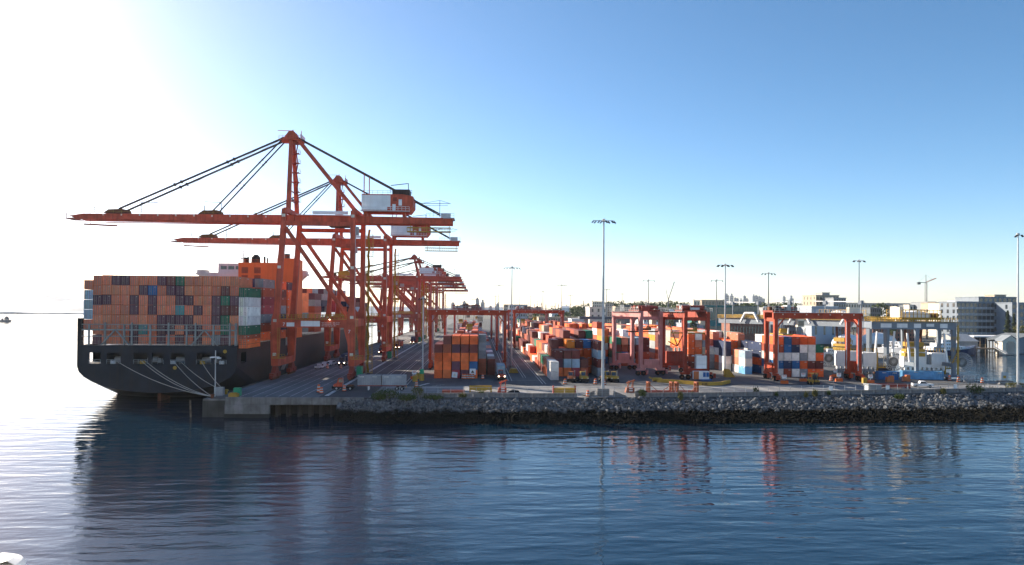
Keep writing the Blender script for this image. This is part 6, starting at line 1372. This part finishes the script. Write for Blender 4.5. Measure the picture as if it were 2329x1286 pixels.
bpx('tan brick tower block behind the wharf-side gantry girder', 1146, 1157, 694, 900, 18, 'tan', 7, 3, wf=.45)
bpx('flat grey office block far behind the lamp mast in the truck lane', 1158, 1200, 694, 950, 20, 'farpale', 5, 8, wf=.5)
bpx('white store shed far down the truck lane', 1040, 1062, 735, 700, 14, 'roofwhite', 1, 3, wf=.3)
bpx('low pale terminal office beside the far lanes', 1225, 1345, 723, 760, 24, 'tan', 2, 22, wf=.5)
bpx('long white-roofed transit shed behind the distant gantry', 1300, 1370, 727, 640, 24, 'roofwhite', 1, 10, wf=.4, wh=.3)
bpx('low grey offices on the horizon behind the trees', 1960, 2070, 691, 900, 24, 'stone_grey', 4, 16, wf=.5)
bpx('row of pale flats on the skyline beyond the gantry girder', 1905, 1960, 690, 820, 24, 'cream', 5, 9, wf=.45)
rb_ = random.Random(63)
names_ = ['cream', 'stone_grey', 'tan', 'grey', 'slate', 'brick', 'white', 'farpale']; words_ = ['cream', 'pale grey', 'tan', 'blue-grey', 'dark slate', 'red brick', 'white', 'pale blue-grey']
for k in range(30):
    a = 1420 + k * 31 + rb_.uniform(-8, 8); wd = rb_.uniform(12, 34); q_ = rb_.randrange(8); Y = rb_.uniform(690, 1000); yt = rb_.uniform(694, 704)
    bpx(f'{words_[q_]} low city building on the horizon, {ORD[k]} counting inland from the pink gantry', a, a + wd, yt, Y, rb_.uniform(14, 26), names_[q_], rb_.choice((3, 4, 5, 6)), max(3, int(wd / 4)), wf=rb_.uniform(.4, .65), side=rb_.choice((0, 3)))
# raised road on piers by the far stacks
p = dp(1318, 718, 480); q = dp(1600, 722, 480); t = thing('viaduct', 'dark raised roadway on piers crossing behind the far stacks', 'viaduct', ((p.x + q.x) / 2, 480, DZ))
g = MB(); g.box(p.x, q.x, 480, 488, 19.6, 21.4); obj('road_deck', g, M['slate'], t)
for k in range(7): g = MB(); x = p.x + 5 + (q.x - p.x - 10) * k / 6; g.box(x - 1.2, x + 1.2, 482, 486, DZ, 19.59); obj('pier', g, M['stone_grey'], t)
# skyline
sky_t = [(1646, 683, 5, 0), (1654, 672, 8, 0), (1665, 673, 7, 0), (1673, 678, 4, 0), (1678, 680, 5, 0), (1686, 682, 5, 0), (1694, 674, 6, 0), (1700, 681, 5, 0), (1715, 674, 6, 0), (1721, 673, 6, 0), (1728, 676, 6, 0), (1733, 679, 5, 0), (1738, 680, 4, 0), (1784, 676, 6, 0), (1801, 679, 9, 0), (2197, 680, 9, 0), (1086, 681, 8, 1), (1098, 688, 9, 1), (1116, 697, 6, 1), (1132, 692, 7, 1), (1128, 700, 5, 1), (1030, 690, 8, 1), (1056, 688, 8, 1)]
for k, (x, y, w_, near) in enumerate(sky_t):
    Y = 3600 if near else 5600; p = dp(x - w_ / 2, y, Y); q = dp(x + w_ / 2, y, Y)
    t = thing('tower_block', f'hazy blue tower on the far skyline {"beyond the quay cranes" if near else "behind the office blocks"}, {ORD[k if k < 16 else k - 16]} along', 'tower', ((p.x + q.x) / 2, Y, 0), 'towers on the far skyline')
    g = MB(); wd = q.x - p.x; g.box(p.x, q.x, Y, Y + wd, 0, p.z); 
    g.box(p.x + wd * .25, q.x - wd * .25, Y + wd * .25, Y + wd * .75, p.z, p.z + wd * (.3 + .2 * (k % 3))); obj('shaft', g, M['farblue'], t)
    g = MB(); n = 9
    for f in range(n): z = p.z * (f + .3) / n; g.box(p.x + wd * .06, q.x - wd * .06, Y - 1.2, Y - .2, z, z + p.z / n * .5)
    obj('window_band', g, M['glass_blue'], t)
# construction cranes
def tower_crane(label, a, yb, yt, Y, jib, lift):
    p = dp(a, yt, Y); b = dp(a, yb, Y); t = thing('tower_crane', label, 'tower crane', (p.x, Y, b.z), 'construction cranes on the skyline'); w_ = 2.2
    g = MB(); [g.bar((p.x + i * w_ / 2, Y + j * w_ / 2, 0), (p.x + i * w_ / 2, Y + j * w_ / 2, p.z), .4) for i in (-1, 1) for j in (-1, 1)]
    z = 0; k = 0
    while z < p.z - 4: g.bar((p.x - w_ / 2, Y - w_ / 2, z), (p.x + w_ / 2, Y - w_ / 2, z + 4), .3); g.bar((p.x + w_ / 2, Y - w_ / 2, z), (p.x - w_ / 2, Y - w_ / 2, z + 4), .3); z += 4
    obj('mast', g, M['stone_grey'], t)
    g = MB(); e = Vector((p.x + jib * math.cos(lift), Y, p.z + jib * math.sin(lift) * (1 if jib > 0 else -1)))
    for d in (-.7, .7): g.bar((p.x, Y + d, p.z), (e.x, Y + d, e.z), .45)
    g.bar((p.x, Y, p.z + 1.4), (e.x, Y, e.z + .5), .35); obj('jib', g, M['crane_far'], t)
    g = MB(); s = -1 if jib > 0 else 1; g.box(min(p.x, p.x + s * 12), max(p.x, p.x + s * 12), Y - 1, Y + 1, p.z - .3, p.z + .5); g.cbox((p.x + s * 10.5, Y, p.z - 1.2), 4, 3, 3.4); obj('counterweight', g, M['slate'], t)
    g = MB(); g.bar((p.x, Y, p.z), (p.x, Y, p.z + 11), .6); g.bar((p.x, Y, p.z + 11), (p.x + (e.x - p.x) * .7, Y, p.z + (e.z - p.z) * .7), .16); g.bar((p.x, Y, p.z + 11), (p.x + s * 11, Y, p.z), .16); obj('tower_head', g, M['slate'], t)
    return t
tower_crane('slim white construction crane with short red jib above the yellow trolley', 2106, 690, 643, 1000, 16, R(22))
g = MB(); p = dp(1520, 682, 900); q = dp(1534, 641, 900)
for d in (-.8, .8): g.bar((p.x, 900 + d, p.z), (q.x, 900 + d, q.z), .5)
g.bar((p.x, 900, p.z), (p.x - 3, 900, p.z + 12), .5); g.bar((p.x - 3, 900, p.z + 12), q, .15); g.bar((p.x, 900, 4), (p.x, 900, p.z), 1.2); top('luffing_crane', g, M['slate'], 'white luffing crane jib leaning up behind the yard gantries', 'crane')

# ================================================================== trees
def tree(label, a, ybase, ytop, Y, wpx, m, conif=False, n=700, grp='trees beyond the inlet', z0=4):
    p = dp(a, ytop, Y); wd = wpx * Y / F_PX; h = p.z - z0; x = p.x; rr = random.Random(int(a * 7 + Y))
    t = thing('conifer_tree' if conif else 'tree', label, 'tree', (x, Y, z0), grp)
    g = MB(); g.tube((x, Y, z0), (x, Y, z0 + h * (.9 if conif else .55)), max(.3, h * .025), .1, 7)
    for _ in range(7): zz = z0 + h * rr.uniform(.25, .6); e = rr.uniform(0, 6.28); g.tube((x, Y, zz), (x + math.cos(e) * wd * .3, Y + math.sin(e) * wd * .3, zz + h * .15), .15, .05, 5)
    obj('trunk', g, M['bark'], t)
    g = MB()
    if conif:
        for _ in range(n):
            f = rr.random() ** .8; rad = wd / 2 * (1 - f) ** .9 * (.8 + .35 * math.sin(f * 40)); e = rr.uniform(0, 6.28); r_ = rad * rr.uniform(.4, 1.05); c = Vector((x + math.cos(e) * r_, Y + math.sin(e) * r_, z0 + h * (.06 + .94 * f))); s = h * .035 * rr.uniform(.6, 1.3)
            d = Vector((math.cos(e), math.sin(e), -.45)).normalized(); k = d.cross(Vector((0, 0, 1))).normalized(); g.add([c - d * s, c + k * s * .6, c + d * s * 1.2, c - k * s * .6], [(0, 1, 2, 3)])
    else:
        cl = [(Vector((rr.uniform(-.33, .33) * wd, rr.uniform(-.33, .33) * wd, h * rr.uniform(.42, .84))), wd * rr.uniform(.14, .26)) for _ in range(16)]
        for _ in range(n):
            c0, r_ = rr.choice(cl); u = Vector((rr.gauss(0, 1), rr.gauss(0, 1), rr.gauss(0, 1))).normalized() * r_ * rr.uniform(.55, 1.08); u.z *= .8
            c = Vector((x, Y, z0)) + c0 + u; s = max(.3, wd * .035) * rr.uniform(.6, 1.4); q = Vector((rr.gauss(0, 1), rr.gauss(0, 1), rr.gauss(0, 1))).normalized(); k = q.cross(u).normalized()
            g.add([c - q * s, c + k * s * .7, c + q * s, c - k * s * .7], [(0, 1, 2, 3)])
    obj('crown', g, M[m], t)
tree('tall dark conifer before the apartment blocks at the inlet head', 2292, 765, 707, 500, 26, 'needle', True, 1300)
tree('second conifer close behind the tall one near the slim mast', 2306, 765, 715, 515, 22, 'needle', True, 900)
tree('yellowish leafy tree by the slim lamp mast', 2326, 765, 735, 470, 34, 'leaf_dry', False, 900)
tree('large round dark tree on the skyline by the rail gantry mast', 2007, 705, 682, 760, 40, 'leaf', False, 1500)
tree('lower round tree beside the large one on the skyline', 2043, 705, 689, 770, 42, 'leaf', False, 1300)
tree('leafy tree seen through the dark red end-on gantry', 1578, 748, 716, 400, 20, 'leaf', False, 700)
tree('slim dark conifer beside the dark office block', 1765, 712, 708, 600, 8, 'needle', True, 400)
tree('green tree under the grey gantry girder', 1722, 716, 706, 560, 16, 'leaf', False, 400)
tree('small tree in front of the white warehouse', 1440, 735, 712, 520, 14, 'leaf', False, 400)
tree('dark tree beyond the inlet behind the brick warehouse', 2030, 752, 735, 500, 30, 'leaf', False, 700)
rt_ = random.Random(19)
for k in range(22):
    a = 1690 + k * 28 + rt_.uniform(-10, 10); Y = rt_.uniform(540, 680); con = rt_.random() < .3
    tree(f'street tree among the city buildings across the inlet, {ORD[k]} counting inland from the glass offices', a, 720, 702 + rt_.uniform(0, 12), Y, rt_.uniform(12, 22) * (.6 if con else 1), 'needle' if con else 'leaf', con, 220, 'street trees across the inlet')
rr = random.Random(9)
for k in range(26):
    a = 1216 + k * 9.2 + rr.uniform(-3, 3); con = rr.random() < .4
    tree(f'tree standing above the wooded hill skyline, {ORD[k]} counting inland from the truck lane', a, 700, 693 - (k > 10) * 4 - rr.uniform(0, 7), 1150 + rr.uniform(-60, 60), rr.uniform(10, 17) * (.6 if con else 1), 'needle' if con else 'leaf', con, 160, 'trees on the hill skyline', 14)
# wooded hill: one mass of crowns
hill = MB(); nx_, ny_ = 40, 6; vs = []
for i in range(nx_ + 1):
    for j in range(ny_ + 1):
        x = 60 + i * 24; y = 1010 + j * 60; f = math.sin(min(1, j / 3.0) * math.pi / 2); e = min(1, i / 6) * min(1, (nx_ - i) / 10)
        vs.append((x, y, 4 + (24 + 6 * math.sin(i * .5)) * f * e))
hill.add(vs, [(i * (ny_ + 1) + j, (i + 1) * (ny_ + 1) + j, (i + 1) * (ny_ + 1) + j + 1, i * (ny_ + 1) + j + 1) for i in range(nx_) for j in range(ny_)]); setting('hill', hill, M['earth'])
g = MB()
for _ in range(1700):
    x = rr.uniform(70, 1000); y = rr.uniform(1000, 1200); f = math.sin(min(1, (y - 1010) / 180) * math.pi / 2) if y > 1010 else 0; e = min(1, (x - 60) / 144); z = 4 + 24 * max(0, f) * e; h = rr.uniform(7, 13); c0 = Vector((x, y, z))
    for _ in range(34):
        u = Vector((rr.gauss(0, 1), rr.gauss(0, 1), rr.gauss(0, 1))).normalized(); c = c0 + Vector((u.x * 5, u.y * 5, h * .55 + u.z * h * .5)); s = rr.uniform(.7, 1.8); q = Vector((rr.gauss(0, 1), rr.gauss(0, 1), rr.gauss(0, 1))).normalized(); k = q.cross(u).normalized(); g.add([c - q * s, c + k * s, c + q * s, c - k * s], [(0, 1, 2, 3)])
o = tag(obj('hillside_woods', g, M['leaf']), 'mass of trees covering the far hill', None, None, 'stuff')
hm_ = MB(); hm_.box(-5, 5, -4, 4, 0, 6); hm_.prism([(-4.4, 6.01), (4.4, 6.01), (0, 9)], 'x', -5.4, 5.4); hm_ = hm_.mesh('house', M['white'])
for k in range(16):
    o = link('house', hm_); x = 110 + k * 26 + rr.uniform(-8, 8); y = 1040 + rr.uniform(0, 70); o.location = (x, y, 4 + 24 * math.sin(min(1, (y - 1010) / 180) * math.pi / 2) + 3); o.rotation_euler = (0, 0, rr.uniform(-.5, .5)); tag(o, f'tiny pale house among the trees on the far hill, {ORD[k]} counting inland', 'house', 'houses on the hill')
# far freighter at the left edge
p = gp(10, 732, 0); t = thing('tugboat', 'small dark tug far out on the bright water', 'boat', (p.x, p.y, 0)); k = 1
g = MB(); x, y = p.x, p.y; g.prism([(x - 10, 0), (x + 8, 0), (x + 9.5, 3), (x - 10, 2.4)], 'y', y - 3, y + 3); obj('hull', g, M['slate'], t)
g = MB(); g.box(x + 1, x + 6, y - 2, y + 2, 3, 6.2); g.box(x + 2, x + 5, y - 1.6, y + 1.6, 6.2, 8); g.bar((x + 3, y, 8), (x + 3, y, 11), .3); g.box(x - 4, x - 2, y - 1, y + 1, 2.4, 5); obj('wheelhouse', g, M['slate'], t)

# ================================================================== haze over the harbour

m = bpy.data.materials.new('haze'); m.use_nodes = True; n = m.node_tree; n.nodes.remove(n.nodes['Principled BSDF'])
pv = n.nodes.new('ShaderNodeVolumePrincipled'); pv.inputs['Color'].default_value = (.86, .93, 1, 1); pv.inputs['Density'].default_value = 3.5e-5; pv.inputs['Anisotropy'].default_value = .3
n.links.new(pv.outputs[0], n.nodes['Material Output'].inputs['Volume'])
hz = MB(); hz.box(-9600, 9600, -320, 9600, -13, 232)
HAZE = tag(obj('haze', hz, m), None, None, None, 'stuff')
S.cycles.volume_bounces = 0; S.cycles.max_bounces = 6; S.cycles.diffuse_bounces = 4; S.cycles.glossy_bounces = 4
S.cycles.use_denoising = True
